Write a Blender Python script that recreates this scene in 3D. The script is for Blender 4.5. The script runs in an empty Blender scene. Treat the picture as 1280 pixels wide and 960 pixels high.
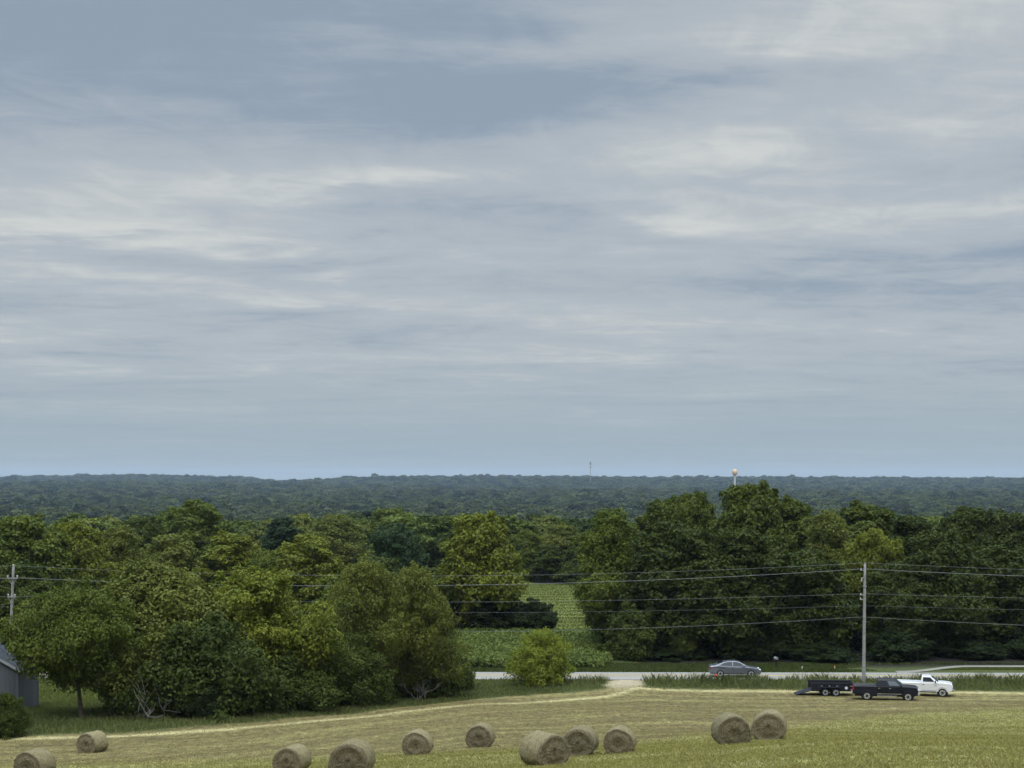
import bpy, bmesh, math, random
import numpy as np
from mathutils import Vector, Matrix

SC = bpy.context.scene
COL = SC.collection
R = math.radians
F = 2000.0            # focal length in units of a 1280-wide frame
rng = np.random.default_rng(7)
random.seed(7)

# ------------------------------------------------------------------ terrain
_py = np.array([-200, 0, 20, 40, 50, 57, 65, 72, 80, 83, 90, 100, 110, 120, 132, 138, 143, 153, 170, 200, 280, 320, 500, 900, 1500,
                2500, 4000, 5500, 6500, 7500, 12000.])
_pz = np.array([5, -1.75, -4.2, -7.75, -9.45, -10.5, -11.6, -12.5, -13.6, -13.95, -14.75, -15.7, -16.5, -17.2, -18.12, -18.22, -18.0, -18.0,
                -18.2, -18.1, -18.2, -19, -27, -42, -45, -41, -29, -14, -6, -12, -40.])
_dy = np.arange(-200, 12000, 0.5)
_dz = np.interp(_dy, _py, _pz)
def _smooth(a, w):
    k = np.hanning(2 * w + 3); k /= k.sum()
    return np.convolve(np.pad(a, w + 1, mode='edge'), k, mode='valid')
_s1 = _smooth(_dz, 10); _s2 = _smooth(_dz, 500)
_w = np.clip((_dy - 250) / 300, 0, 1)
_dz = np.where(_dy < 250, _s1, _s1 * (1 - _w) + _s2 * _w)
_m = np.clip(1 - np.abs(_dy - 148) / 4.0, 0, 1)
_dz = np.where((_dy > 144) & (_dy < 152.5), -18.0, _dz)

SKY = np.array([[-900, 598], [-200, 597], [0, 597.5], [160, 594.5], [300, 597.5], [345, 603.5], [400, 603], [480, 598], [640, 597],
                [800, 599], [900, 599], [960, 598], [1280, 599], [1600, 598], [2200, 599]])
def vnoise(x, y, seed=0):
    s = seed * 1.7
    return (np.sin(x * 1.0 + y * 1.3 + s) + np.sin(x * -1.7 + y * 0.9 + 2.1 * s + 1) * 0.7 + np.sin(x * 2.9 + y * 2.3 + s * 0.3) * 0.45
            + np.sin(x * 4.3 - y * 5.1 + s) * 0.3) / 2.45
def ground(X, Y):
    X = np.asarray(X, float); Y = np.asarray(Y, float)
    z = np.interp(Y, _dy, _dz)
    t = np.clip((Y - 36) / 20, 0, 1)
    z = z + np.clip(X, 0, 14) * 0.075 * t * np.clip((104 - Y) / 40, 0, 1) + np.clip(X, -40, 0) * 0.045 * t * np.clip((112 - Y) / 34, 0, 1)
    near = np.clip((Y - 38) / 20, 0, 1) * np.clip((136 - Y) / 20, 0, 1)
    z = z + near * 0.10 * vnoise(X * 0.16, Y * 0.22, 3)
    hill = np.clip((Y - 2200) / 2500, 0, 1)
    z = z + hill * (17.0 * vnoise(X * 0.0011, Y * 0.0016, 5) + 5.0 * vnoise(X * 0.0032, Y * 0.0040, 8)) * (1 - np.clip((Y - 5200) / 1200, 0, 1))
    px = 640 + X / np.maximum(Y, 50) * F
    tgt = (600 - np.interp(px, SKY[:, 0], SKY[:, 1])) / F * 6500 - 14
    b = np.clip((Y - 4300) / 2200, 0, 1)
    z = z + np.where(Y > 4300, (tgt + 6) * b * np.clip((9000 - Y) / 2500, 0, 1), 0)
    return z
def gz(x, y): return float(ground(x, y))
def hit(px, row):
    Y = np.arange(48, 330, 0.1)
    X = (px - 640) / F * Y
    r = np.minimum.accumulate(600 - ground(X, Y) / Y * F)
    i = np.where(r <= row)[0]
    k = i[0] if len(i) else len(Y) - 1
    return float(X[k]), float(Y[k])
def at(px, Y):
    x = (px - 640) / F * Y
    return x, Y, gz(x, Y)

# field edge (the tall-grass border of the hay field)
_edge_px = [(-300, 932), (0, 921), (130, 917), (300, 905), (450, 891), (600, 873), (755, 861), (800, 857.5), (830, 860), (900, 861.5), (1000, 862), (1280, 864), (1500, 866)]
_edge = np.array([hit(*p) for p in _edge_px])
def y_edge(X): return np.interp(X, _edge[:, 0], _edge[:, 1])
_gb = np.array([hit(*p) for p in [(-200, 958), (0, 956), (200, 952), (420, 945), (640, 936), (820, 926), (1000, 905), (1120, 893), (1280, 884), (1450, 880)]])
def y_green(X): return np.interp(X, _gb[:, 0], _gb[:, 1])
_back = np.array([hit(*p) for p in [(-300, 890), (0, 886), (120, 882), (300, 878), (450, 866), (560, 853)]] + [(2.0, 143.5), (200, 143.5)])
def y_back(X): return np.interp(X, _back[:, 0], _back[:, 1])
def y_road(X): return 146.9 - 0.012 * (X - 10)

def sstep(a, b, x):
    t = np.clip((x - a) / (b - a), 0, 1); return t * t * (3 - 2 * t)

# ------------------------------------------------------------------ node helpers
def new_mat(name):
    m = bpy.data.materials.new(name); m.use_nodes = True
    nt = m.node_tree; nt.nodes.clear()
    return m, nt
class N:
    def __init__(self, nt): self.nt = nt
    def n(self, typ, **kw):
        nd = self.nt.nodes.new(typ)
        for k, v in kw.items(): setattr(nd, k, v)
        return nd
    def link(self, a, b): self.nt.links.new(a, b)
    def _set(self, sock, v):
        if hasattr(v, 'is_output'): self.link(v, sock)
        elif v is not None:
            if isinstance(v, (tuple, list)) and len(v) == 3 and sock.type == 'RGBA': v = (*v, 1)
            sock.default_value = v
    def math(self, op, a, b=None, c=None, clamp=False):
        nd = self.n('ShaderNodeMath', operation=op); nd.use_clamp = clamp
        self._set(nd.inputs[0], a); self._set(nd.inputs[1], b); self._set(nd.inputs[2], c)
        return nd.outputs[0]
    def mix(self, f, a, b, blend='MIX'):
        nd = self.n('ShaderNodeMix', data_type='RGBA', blend_type=blend)
        self._set(nd.inputs[0], f); self._set(nd.inputs[6], a); self._set(nd.inputs[7], b)
        return nd.outputs[2]
    def noise(self, vec, scale, detail=4, rough=0.55, dist=0.0):
        nd = self.n('ShaderNodeTexNoise'); nd.inputs['Scale'].default_value = scale
        nd.inputs['Detail'].default_value = detail; nd.inputs['Roughness'].default_value = rough
        nd.inputs['Distortion'].default_value = dist
        if vec is not None: self.link(vec, nd.inputs['Vector'])
        return nd.outputs[0]
    def ramp(self, f, lo, hi):
        nd = self.n('ShaderNodeMapRange', interpolation_type='SMOOTHSTEP')
        self._set(nd.inputs[0], f); nd.inputs[1].default_value = lo; nd.inputs[2].default_value = hi
        return nd.outputs[0]
    def attr(self, name, out='Fac'):
        nd = self.n('ShaderNodeAttribute', attribute_name=name); return nd.outputs[out]
    def combine(self, x, y, z):
        nd = self.n('ShaderNodeCombineXYZ')
        for i, v in enumerate((x, y, z)): self._set(nd.inputs[i], v)
        return nd.outputs[0]
    def mapping(self, vec, scale=(1, 1, 1), rot=(0, 0, 0)):
        nd = self.n('ShaderNodeMapping'); self.link(vec, nd.inputs[0])
        nd.inputs['Scale'].default_value = scale; nd.inputs['Rotation'].default_value = rot
        return nd.outputs[0]
    def out(self, bsdf):
        o = self.n('ShaderNodeOutputMaterial'); self.link(bsdf, o.inputs[0]); return o
    def principled(self, color, rough=0.8, spec=0.3, metal=0.0, normal=None, coat=0.0):
        p = self.n('ShaderNodeBsdfPrincipled')
        self._set(p.inputs['Base Color'], color); self._set(p.inputs['Roughness'], rough)
        p.inputs['Specular IOR Level'].default_value = spec; self._set(p.inputs['Metallic'], metal)
        p.inputs['Coat Weight'].default_value = coat
        if normal is not None: self.link(normal, p.inputs['Normal'])
        return p.outputs[0]
    def bump(self, h, strength=0.5, dist=0.1):
        b = self.n('ShaderNodeBump'); b.inputs['Strength'].default_value = strength; b.inputs['Distance'].default_value = dist
        self.link(h, b.inputs['Height']); return b.outputs[0]

def simple(name, color, rough=0.6, spec=0.4, metal=0.0, coat=0.0, vary=0.15, scale=6.0, bump=0.0):
    m, nt = new_mat(name); g = N(nt)
    tc = g.n('ShaderNodeTexCoord').outputs['Object']
    f = g.noise(tc, scale, 5)
    c1 = tuple(max(0, c * (1 - vary)) for c in color); c2 = tuple(min(1, c * (1 + vary)) for c in color)
    col = g.mix(g.ramp(f, 0.3, 0.7), c1, c2)
    nrm = g.bump(f, bump, 0.02) if bump else None
    rg = g.math('ADD', rough - 0.06, g.math('MULTIPLY', f, 0.12), clamp=True)
    g.out(g.principled(col, rg, spec, metal, nrm, coat)); return m

# ------------------------------------------------------------------ mesh helpers
def np_mesh(name, verts, faces, mats, smooth=False, attrs=None, face_mat=None):
    """faces: (n,k) int array with a fixed k"""
    me = bpy.data.meshes.new(name)
    verts = np.asarray(verts, np.float32); faces = np.asarray(faces, np.int32)
    n, k = faces.shape
    me.vertices.add(len(verts)); me.vertices.foreach_set('co', verts.ravel())
    me.loops.add(n * k); me.loops.foreach_set('vertex_index', faces.ravel())
    me.polygons.add(n)
    me.polygons.foreach_set('loop_start', np.arange(0, n * k, k, dtype=np.int32))
    me.polygons.foreach_set('loop_total', np.full(n, k, np.int32))
    if smooth: me.polygons.foreach_set('use_smooth', np.ones(n, bool))
    if face_mat is not None: me.polygons.foreach_set('material_index', np.asarray(face_mat, np.int32))
    for m in mats: me.materials.append(m)
    for nm, (dom, arr) in (attrs or {}).items():
        a = me.attributes.new(nm, 'FLOAT', dom); a.data.foreach_set('value', np.asarray(arr, np.float32))
    me.update(calc_edges=True)
    return me
def link(name, me, parent=None, loc=None):
    o = bpy.data.objects.new(name, me); COL.objects.link(o)
    if parent is not None: o.parent = parent
    if loc is not None: o.location = loc
    return o
def tag(o, label=None, cat=None, group=None, kind=None):
    if label: o['label'] = label
    if cat: o['category'] = cat
    if group: o['group'] = group
    if kind: o['kind'] = kind
    return o
def empty(name, loc, rz=0, label=None, cat=None, group=None):
    o = bpy.data.objects.new(name, None); COL.objects.link(o)
    o.empty_display_size = 0.3
    o.location = loc; o.rotation_euler = (0, 0, rz)
    return tag(o, label, cat, group)
def bm_obj(name, bm, mat, parent=None, smooth=False):
    me = bpy.data.meshes.new(name)
    bmesh.ops.recalc_face_normals(bm, faces=bm.faces)
    bm.to_mesh(me); bm.free()
    if smooth:
        for p in me.polygons: p.use_smooth = True
    me.materials.append(mat)
    return link(name, me, parent)
def add_box(bm, c, s, rot=None, bevel=0.0):
    r = bmesh.ops.create_cube(bm, size=1.0)
    vs = r['verts']
    M = Matrix.Translation(c) @ (rot.to_4x4() if rot else Matrix.Identity(4)) @ Matrix.Diagonal((*s, 1))
    bmesh.ops.transform(bm, matrix=M, verts=vs)
    if bevel:
        es = list({e for v in vs for e in v.link_edges})
        bmesh.ops.bevel(bm, geom=es, offset=bevel, segments=2, affect='EDGES', profile=0.6)
    return vs
def add_cyl(bm, p0, p1, r0, r1=None, seg=10):
    r1 = r0 if r1 is None else r1
    p0 = Vector(p0); p1 = Vector(p1); d = p1 - p0
    q = d.to_track_quat('Z', 'Y').to_matrix().to_4x4()
    M = Matrix.Translation((p0 + p1) / 2) @ q
    bmesh.ops.create_cone(bm, cap_ends=True, segments=seg, radius1=r0, radius2=r1, depth=d.length, matrix=M)
def tube_np(path, radii, seg=6):
    path = np.asarray(path, float); n = len(path)
    t = np.gradient(path, axis=0); t /= np.linalg.norm(t, axis=1)[:, None] + 1e-9
    up = np.where(np.abs(t[:, 2:3]) > 0.9, np.array([[1., 0, 0]]), np.array([[0, 0, 1.]]))
    a = np.cross(t, up); a /= np.linalg.norm(a, axis=1)[:, None] + 1e-9
    b = np.cross(t, a)
    th = np.linspace(0, 2 * np.pi, seg, endpoint=False)
    v = path[:, None, :] + np.asarray(radii)[:, None, None] * (np.cos(th)[None, :, None] * a[:, None, :] + np.sin(th)[None, :, None] * b[:, None, :])
    i = np.arange(n - 1)[:, None] * seg; j = np.arange(seg)[None, :]; j2 = (j + 1) % seg
    f = np.stack([i + j, i + j2, i + seg + j2, i + seg + j], -1).reshape(-1, 4)
    return v.reshape(-1, 3), f
class Acc:
    def __init__(s): s.v = []; s.f = []; s.n = 0
    def add(s, v, f): s.v.append(v); s.f.append(f + s.n); s.n += len(v)
    def get(s): return np.concatenate(s.v), np.concatenate(s.f)

# ------------------------------------------------------------------ materials
def leaf_material(name, stuff=False, trans=0.22):
    m, nt = new_mat(name); g = N(nt)
    oi = g.n('ShaderNodeObjectInfo')
    tint = g.attr('tint')
    if stuff:
        a = g.mix(g.ramp(oi.outputs['Random'], 0.0, 1.0), (0.015, 0.026, 0.012), (0.078, 0.096, 0.034))
        col = a
    else:
        col = oi.outputs['Color']
    dark = g.mix(1.0, col, (0.62, 0.70, 0.62), 'MULTIPLY')
    lite = g.mix(1.0, col, (1.45, 1.35, 1.05), 'MULTIPLY')
    c = g.mix(tint, dark, lite)
    p = g.principled(c, 0.6, 0.10)
    tr = g.n('ShaderNodeBsdfTranslucent')
    g.link(g.mix(1.0, c, (1.1, 1.25, 0.6), 'MULTIPLY'), tr.inputs[0])
    ms = g.n('ShaderNodeMixShader'); ms.inputs[0].default_value = trans
    g.link(p, ms.inputs[1]); g.link(tr.outputs[0], ms.inputs[2])
    g.out(ms.outputs[0]); return m
M_LEAF = leaf_material('leaves')
M_LEAF_FAR = leaf_material('far_leaves', stuff=True, trans=0.2)
M_BARK = simple('bark', (0.075, 0.06, 0.045), 0.9, 0.2, vary=0.4, scale=5, bump=0.5)
M_DEADWOOD = simple('dead_wood', (0.11, 0.10, 0.088), 0.9, 0.2, vary=0.25, scale=5)

def blade_material(name, c0, c1, trans=0.25):
    m, nt = new_mat(name); g = N(nt)
    c = g.mix(g.attr('tint'), c0, c1)
    p = g.principled(c, 0.65, 0.10)
    tr = g.n('ShaderNodeBsdfTranslucent'); g.link(c, tr.inputs[0])
    ms = g.n('ShaderNodeMixShader'); ms.inputs[0].default_value = trans
    g.link(p, ms.inputs[1]); g.link(tr.outputs[0], ms.inputs[2]); g.out(ms.outputs[0]); return m

def ground_material():
    m, nt = new_mat('ground_cover'); g = N(nt)
    P = g.n('ShaderNodeTexCoord').outputs['Object']
    sep = g.n('ShaderNodeSeparateXYZ'); g.link(P, sep.inputs[0])
    dist = g.attr('dist')
    fine = g.math('ADD', g.math('MULTIPLY', g.noise(g.mapping(P, (1, 0.32, 0)), 2.6, 8, 0.78), 0.65), g.math('MULTIPLY', g.noise(g.mapping(P, (1, 1, 0)), 8.0, 6, 0.75), 0.35))
    mid = g.noise(g.mapping(P, (0.35, 0.9, 0)), 0.9, 5, 0.6)
    big = g.noise(g.mapping(P, (0.4, 1, 0)), 0.09, 4, 0.55)
    rows = g.noise(g.combine(g.math('MULTIPLY', sep.outputs[0], 0.03), g.math('MULTIPLY', dist, 0.42), 0.0), 1.0, 3, 0.6)
    # mown hay: bleached stubble and brown litter
    brown = g.mix(g.ramp(fine, 0.38, 0.62), (0.040, 0.032, 0.011), (0.165, 0.126, 0.050))
    straw = g.mix(g.ramp(fine, 0.38, 0.62), (0.085, 0.070, 0.024), (0.29, 0.245, 0.098))
    green = g.mix(g.ramp(fine, 0.38, 0.62), (0.080, 0.082, 0.021), (0.285, 0.262, 0.086))
    hay = g.mix(g.math('MULTIPLY', g.ramp(rows, 0.46, 0.66), 0.8), brown, straw)
    hay = g.mix(g.math('MULTIPLY', g.ramp(mid, 0.46, 0.70), 0.55), hay, green)
    gr = g.mix(g.math('MULTIPLY', g.ramp(rows, 0.46, 0.64), 0.55), green, straw)
    gr = g.mix(g.math('MULTIPLY', g.ramp(mid, 0.5, 0.75), 0.45), gr, brown)
    gf = g.math('ADD', g.attr('green'), g.math('MULTIPLY', g.math('SUBTRACT', big, 0.5), 0.9))
    gf = g.ramp(g.math('ADD', gf, g.math('MULTIPLY', g.math('SUBTRACT', rows, 0.5), 0.7)), 0.25, 0.8)
    c = g.mix(gf, hay, gr)
    mott = g.noise(g.mapping(P, (1, 0.45, 0)), 0.75, 6, 0.75, 0.4)
    c = g.mix(g.math('MULTIPLY', g.ramp(mott, 0.52, 0.36), 0.55), c, (0.060, 0.052, 0.020))
    rut = g.noise(g.combine(g.math('MULTIPLY', sep.outputs[0], 0.012), g.math('MULTIPLY', dist, 1.6), 4.0), 1.0, 2, 0.5)
    c = g.mix(g.math('MULTIPLY', g.ramp(rut, 0.62, 0.72), 0.40), c, (0.075, 0.062, 0.026))
    pale = g.mix(g.ramp(fine, 0.38, 0.62), (0.20, 0.17, 0.07), (0.44, 0.385, 0.19))
    c = g.mix(g.math('MULTIPLY', g.attr('straw'), g.ramp(mid, 0.2, 0.5)), c, pale)
    lush = g.mix(g.ramp(fine, 0.3, 0.7), (0.026, 0.036, 0.009), (0.062, 0.074, 0.020))
    c = g.mix(g.attr('verge'), c, lush)
    shade_soil = g.mix(g.ramp(fine, 0.3, 0.7), (0.008, 0.007, 0.004), (0.018, 0.016, 0.009))  # woodland floor, its colour blackened to carry the shade under the crowns
    c = g.mix(g.attr('wood'), c, shade_soil)
    lawn = g.mix(g.ramp(mid, 0.3, 0.7), (0.090, 0.104, 0.020), (0.155, 0.168, 0.038))
    lawn = g.mix(g.ramp(fine, 0.35, 0.75), lawn, (0.085, 0.105, 0.020))
    c = g.mix(g.attr('lawn'), c, lawn)
    dirt = g.mix(g.ramp(fine, 0.3, 0.7), (0.20, 0.165, 0.10), (0.36, 0.31, 0.21))
    c = g.mix(g.attr('gravel'), c, dirt)
    h = g.math('ADD', g.math('MULTIPLY', fine, 0.5), mid)
    g.out(g.principled(c, 0.9, 0.15, normal=g.bump(h, 0.7, 0.12))); return m

def build_ground():
    ys = np.concatenate([np.arange(-60, 36, 4), np.arange(36, 160, 0.4), np.arange(160, 320, 2.5), 320 * np.exp(np.linspace(0, np.log(11000 / 320), 150))])
    us = np.linspace(-1, 1, 261)
    us = np.sign(us) * np.abs(us) ** 1.25
    Y, U = np.meshgrid(ys, us, indexing='ij')
    X = U * (62 + 0.5 * np.abs(Y))
    Z = ground(X, Y)
    nr, nc = X.shape
    v = np.stack([X, Y, Z], -1).reshape(-1, 3)
    i = np.arange(nr - 1)[:, None] * nc; j = np.arange(nc - 1)[None, :]
    f = np.stack([i + j, i + j + 1, i + nc + j + 1, i + nc + j], -1).reshape(-1, 4)
    E = y_edge(X)
    px = 640 + X / np.maximum(Y, 20) * F
    wob = 0.9 * vnoise(X * 0.5, Y * 0.4, 2)
    verge = sstep(-1.0, 1.0, Y - E + wob) * (Y < 144.5) + ((Y >= 144.5) & (Y < 156)) * 1.0
    gap = np.exp(-((px - 782 + 9 * vnoise(X * 0.9, Y * 0.8, 21)) / 24) ** 2)
    gravel = np.where((Y > E - 4) & (Y < 146), sstep(0.35, 0.8, gap) * sstep(-4, 3, Y - E + wob), 0)
    verge = verge * (1 - sstep(0.3, 0.7, gap) * (Y < 146))
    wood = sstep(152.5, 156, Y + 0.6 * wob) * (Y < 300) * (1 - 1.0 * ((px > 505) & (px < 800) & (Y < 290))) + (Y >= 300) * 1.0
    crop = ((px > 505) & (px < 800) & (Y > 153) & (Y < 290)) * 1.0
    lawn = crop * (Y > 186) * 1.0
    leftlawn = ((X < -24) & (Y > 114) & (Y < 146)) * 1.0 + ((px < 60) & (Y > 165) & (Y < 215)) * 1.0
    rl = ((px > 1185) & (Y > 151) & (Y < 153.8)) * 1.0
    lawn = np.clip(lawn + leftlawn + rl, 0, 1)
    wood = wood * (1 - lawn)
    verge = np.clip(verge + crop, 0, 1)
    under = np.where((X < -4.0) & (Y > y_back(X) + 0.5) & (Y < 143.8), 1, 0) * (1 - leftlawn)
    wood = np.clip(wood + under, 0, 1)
    green = sstep(7, -7, Y - y_green(X))
    d1 = Y - (E - np.interp(X, [-60, -34, -10, 0, 8, 11], [1.0, 1.0, 5.0, 7.0, 5, 1]))
    straw = np.exp(-(d1 / 0.9) ** 2) * sstep(11.5, 9, X)
    straw = np.maximum(straw, 0.8 * np.exp(-((Y - E + 1.2) / 0.8) ** 2) * (X > 10))
    attrs = {}
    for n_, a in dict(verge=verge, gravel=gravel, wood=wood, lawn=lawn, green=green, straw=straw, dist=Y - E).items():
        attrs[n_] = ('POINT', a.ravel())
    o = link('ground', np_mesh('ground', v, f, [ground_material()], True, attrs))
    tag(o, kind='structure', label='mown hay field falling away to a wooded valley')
build_ground()

# ------------------------------------------------------------------ road and drive
def asphalt(name, c0, c1):
    m, nt = new_mat(name); g = N(nt)
    P = g.n('ShaderNodeTexCoord').outputs['Object']
    f1 = g.noise(P, 14, 6, 0.7); f2 = g.noise(g.mapping(P, (0.08, 1.2, 1)), 1.0, 4)
    c = g.mix(g.ramp(f1, 0.3, 0.7), c0, c1)
    c = g.mix(g.math('MULTIPLY', g.ramp(f2, 0.45, 0.7), 0.5), c, tuple(x * 0.7 for x in c0))
    g.out(g.principled(c, 0.85, 0.25, normal=g.bump(f1, 0.3, 0.02))); return m
def strip(name, xs, fy, half, dz, mat, nrow=6, thick=0.0):
    X = np.asarray(xs, float)[:, None]; t = np.linspace(-1, 1, nrow)[None, :]
    Y = fy(X) + t * half * np.ones_like(X)
    Xg = X * np.ones_like(t)
    Z = ground(Xg, Y) + dz + 0.05 * (1 - t ** 2) * (half > 2)
    v = np.stack([Xg, Y, Z], -1).reshape(-1, 3)
    n = len(xs); i = np.arange(n - 1)[:, None] * nrow; j = np.arange(nrow - 1)[None, :]
    f = np.stack([i + j, i + j + nrow, i + j + nrow + 1, i + j + 1], -1).reshape(-1, 4)
    return tag(link(name, np_mesh(name, v, f, [mat], True)), kind='structure')
xs = np.linspace(-140, 160, 151)
M_ROAD = asphalt('weathered_asphalt', (0.185, 0.172, 0.150), (0.255, 0.238, 0.208))
M_PAINT = simple('road_paint', (0.50, 0.49, 0.46), 0.6, 0.3)
M_YEL = simple('yellow_road_paint', (0.60, 0.42, 0.06), 0.6, 0.3)
strip('road', xs, y_road, 2.7, 0.02, M_ROAD)
for s in (-1, 1):
    strip('road_marking', xs, lambda X, s=s: y_road(X) + s * 2.45, 0.05, 0.043, M_PAINT, 2)
    strip('road_marking', xs, lambda X, s=s: y_road(X) + s * 0.12, 0.05, 0.080, M_YEL, 2)
M_GRAVEL = asphalt('pale_gravel', (0.15, 0.14, 0.115), (0.22, 0.205, 0.17))
strip('gravel_drive', np.linspace(36, 75, 40), lambda X: 149.9 + 4.6 * sstep(36.5, 44, X), 0.7, 0.04, M_GRAVEL, 4)

# ------------------------------------------------------------------ trees
def leaf_cloud(rg, clumps, n_leaf, size, up=0.45, flat=0.8, elong=1.7, rnd=0.75):
    """clumps: (k,4) centre + radius. Returns verts, quads, tint"""
    k = len(clumps)
    w = clumps[:, 3] ** 1.8; w = w / w.sum()
    ci = rg.choice(k, n_leaf, p=w)
    c = clumps[ci, :3]; r = clumps[ci, 3]
    d = rg.normal(size=(n_leaf, 3)); d[:, 2] += up; d /= np.linalg.norm(d, axis=1)[:, None]
    lump = 1 + 0.22 * vnoise(d[:, 0] * 5 + ci * 3.1, d[:, 1] * 5 + d[:, 2] * 4 + ci, 1)
    rad = r * lump * (1 - 0.55 * rg.random(n_leaf) ** 2.2)
    p = c + d * rad[:, None] * np.array([1, 1, flat])
    nrm = d * 0.75 + np.array([0, 0, 0.35]) + rg.normal(size=(n_leaf, 3)) * rnd
    nrm /= np.linalg.norm(nrm, axis=1)[:, None]
    t = np.cross(nrm, rg.normal(size=(n_leaf, 3))); t /= np.linalg.norm(t, axis=1)[:, None] + 1e-9
    b = np.cross(nrm, t)
    s = size * (0.55 + 0.9 * rg.random(n_leaf))[:, None]
    L = t * s * elong * 0.5; W = b * s * 0.5; bend = nrm * s * 0.22
    v = np.stack([p - L - bend, p + W * 0.9, p + L - bend, p - W * 0.9], 1).reshape(-1, 3)
    f = np.arange(n_leaf * 4).reshape(-1, 4)
    ct = rg.random(k); q = 0.42; sh = rg.random() * 9
    drift = 0.5 + 0.5 * vnoise(p[:, 0] * q + p[:, 2] * q * 0.8 + sh, p[:, 1] * q - p[:, 2] * q * 0.6 + sh, 3)
    tint = np.clip(0.22 * ct[ci] + 0.55 * drift + 0.12 + rg.normal(size=n_leaf) * 0.15, 0, 1)
    return v, f, tint

def crown_shape(rg, H, Rr, base, n, style):
    """clump list for a crown from height base to H with radius Rr"""
    out = []
    ph = rg.random(6) * 6.28
    for i in range(n):
        t = rg.random() ** (0.8 if style != 'bush' else 1.0)
        a = rg.random() * 2 * math.pi
        if style == 'dome':   prof = math.sqrt(max(0.02, 1 - (max(0, t - 0.30) / 0.72) ** 2)) * (0.75 + 0.25 * min(1, t / 0.3))
        elif style == 'tall': prof = (math.sin(math.pi * (0.16 + 0.80 * t)) ** 0.75)
        elif style == 'bush': prof = math.sqrt(max(0.02, 1 - t ** 2.3))
        elif style == 'spread': prof = math.sqrt(max(0.02, 1 - ((t - 0.45) / 0.6) ** 2)) if abs(t - 0.45) < 0.59 else 0.2
        else: prof = 1 - 0.75 * t
        lob = 1 + 0.20 * math.sin(2 * a + ph[0] + 2 * t) + 0.16 * math.sin(3 * a + ph[1] - 5 * t) + 0.10 * math.sin(5 * a + ph[2] + 7 * t)
        rr = Rr * prof * lob * (1 - 0.75 * rg.random() ** 2.0)
        cr = Rr * (0.13 + 0.29 * rg.random() ** 1.7) * (0.75 + 0.4 * prof)
        rr = max(0, rr - cr * 0.55)
        z = base + (H - base - cr * 0.6) * t
        out.append((rr * math.cos(a), rr * math.sin(a), max(z, cr * 0.55), cr))
    # top clumps so that the crown reaches its height unevenly
    for i in range(3 + n // 22):
        a = rg.random() * 6.28; q = rg.random() * Rr * 0.45
        cr = Rr * (0.14 + 0.12 * rg.random())
        out.append((q * math.cos(a), q * math.sin(a), H - cr * 0.8 - q * 0.30 * rg.random(), cr))
    return np.array(out)

def trunk_mesh(rg, H, base, r0, clumps, stems=1, limbs=9, lean=(0, 0)):
    acc = Acc()
    for s in range(stems):
        off = np.array([0, 0, 0.]) if stems == 1 else np.append(rg.normal(size=2) * 0.35, 0)
        top = np.array([lean[0], lean[1], H * 0.78]) + np.append(rg.normal(size=2) * H * (0.04 if stems == 1 else 0.12), 0)
        n = 8
        tt = np.linspace(0, 1, n)
        path = off + (top - off) * tt[:, None] + np.append(rg.normal(size=(n, 2)) * 0.012 * H, np.zeros((n, 1)), 1) * (tt * (1 - tt) * 4)[:, None]
        path[0, 2] = -0.4
        rad = r0 / math.sqrt(stems) * (1 - 0.85 * tt) * np.where(tt < 0.05, 1.35, 1)
        acc.add(*tube_np(path, rad, 8))
        for l in range(max(3, limbs // stems)):
            c = clumps[rg.integers(len(clumps))]
            zt = np.clip(c[2] - np.hypot(c[0], c[1]) * 0.55, base * 0.75, H * 0.7) / (H * 0.78)
            p0 = np.array([np.interp(zt, tt, path[:, q]) for q in range(3)])
            p1 = c[:3]; mid = (p0 + p1) / 2 + np.array([0, 0, 0.06 * H * rg.random()])
            lp = np.stack([p0, (p0 * 0.6 + mid * 0.4), mid, (mid + p1) / 2, p1])
            rr = r0 * (1 - 0.8 * zt) * 0.45
            acc.add(*tube_np(lp, rr * np.array([1, 0.8, 0.6, 0.4, 0.15]), 5))
    v, f = acc.get()
    return np_mesh('trunk', v, f, [M_BARK], True)

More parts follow.
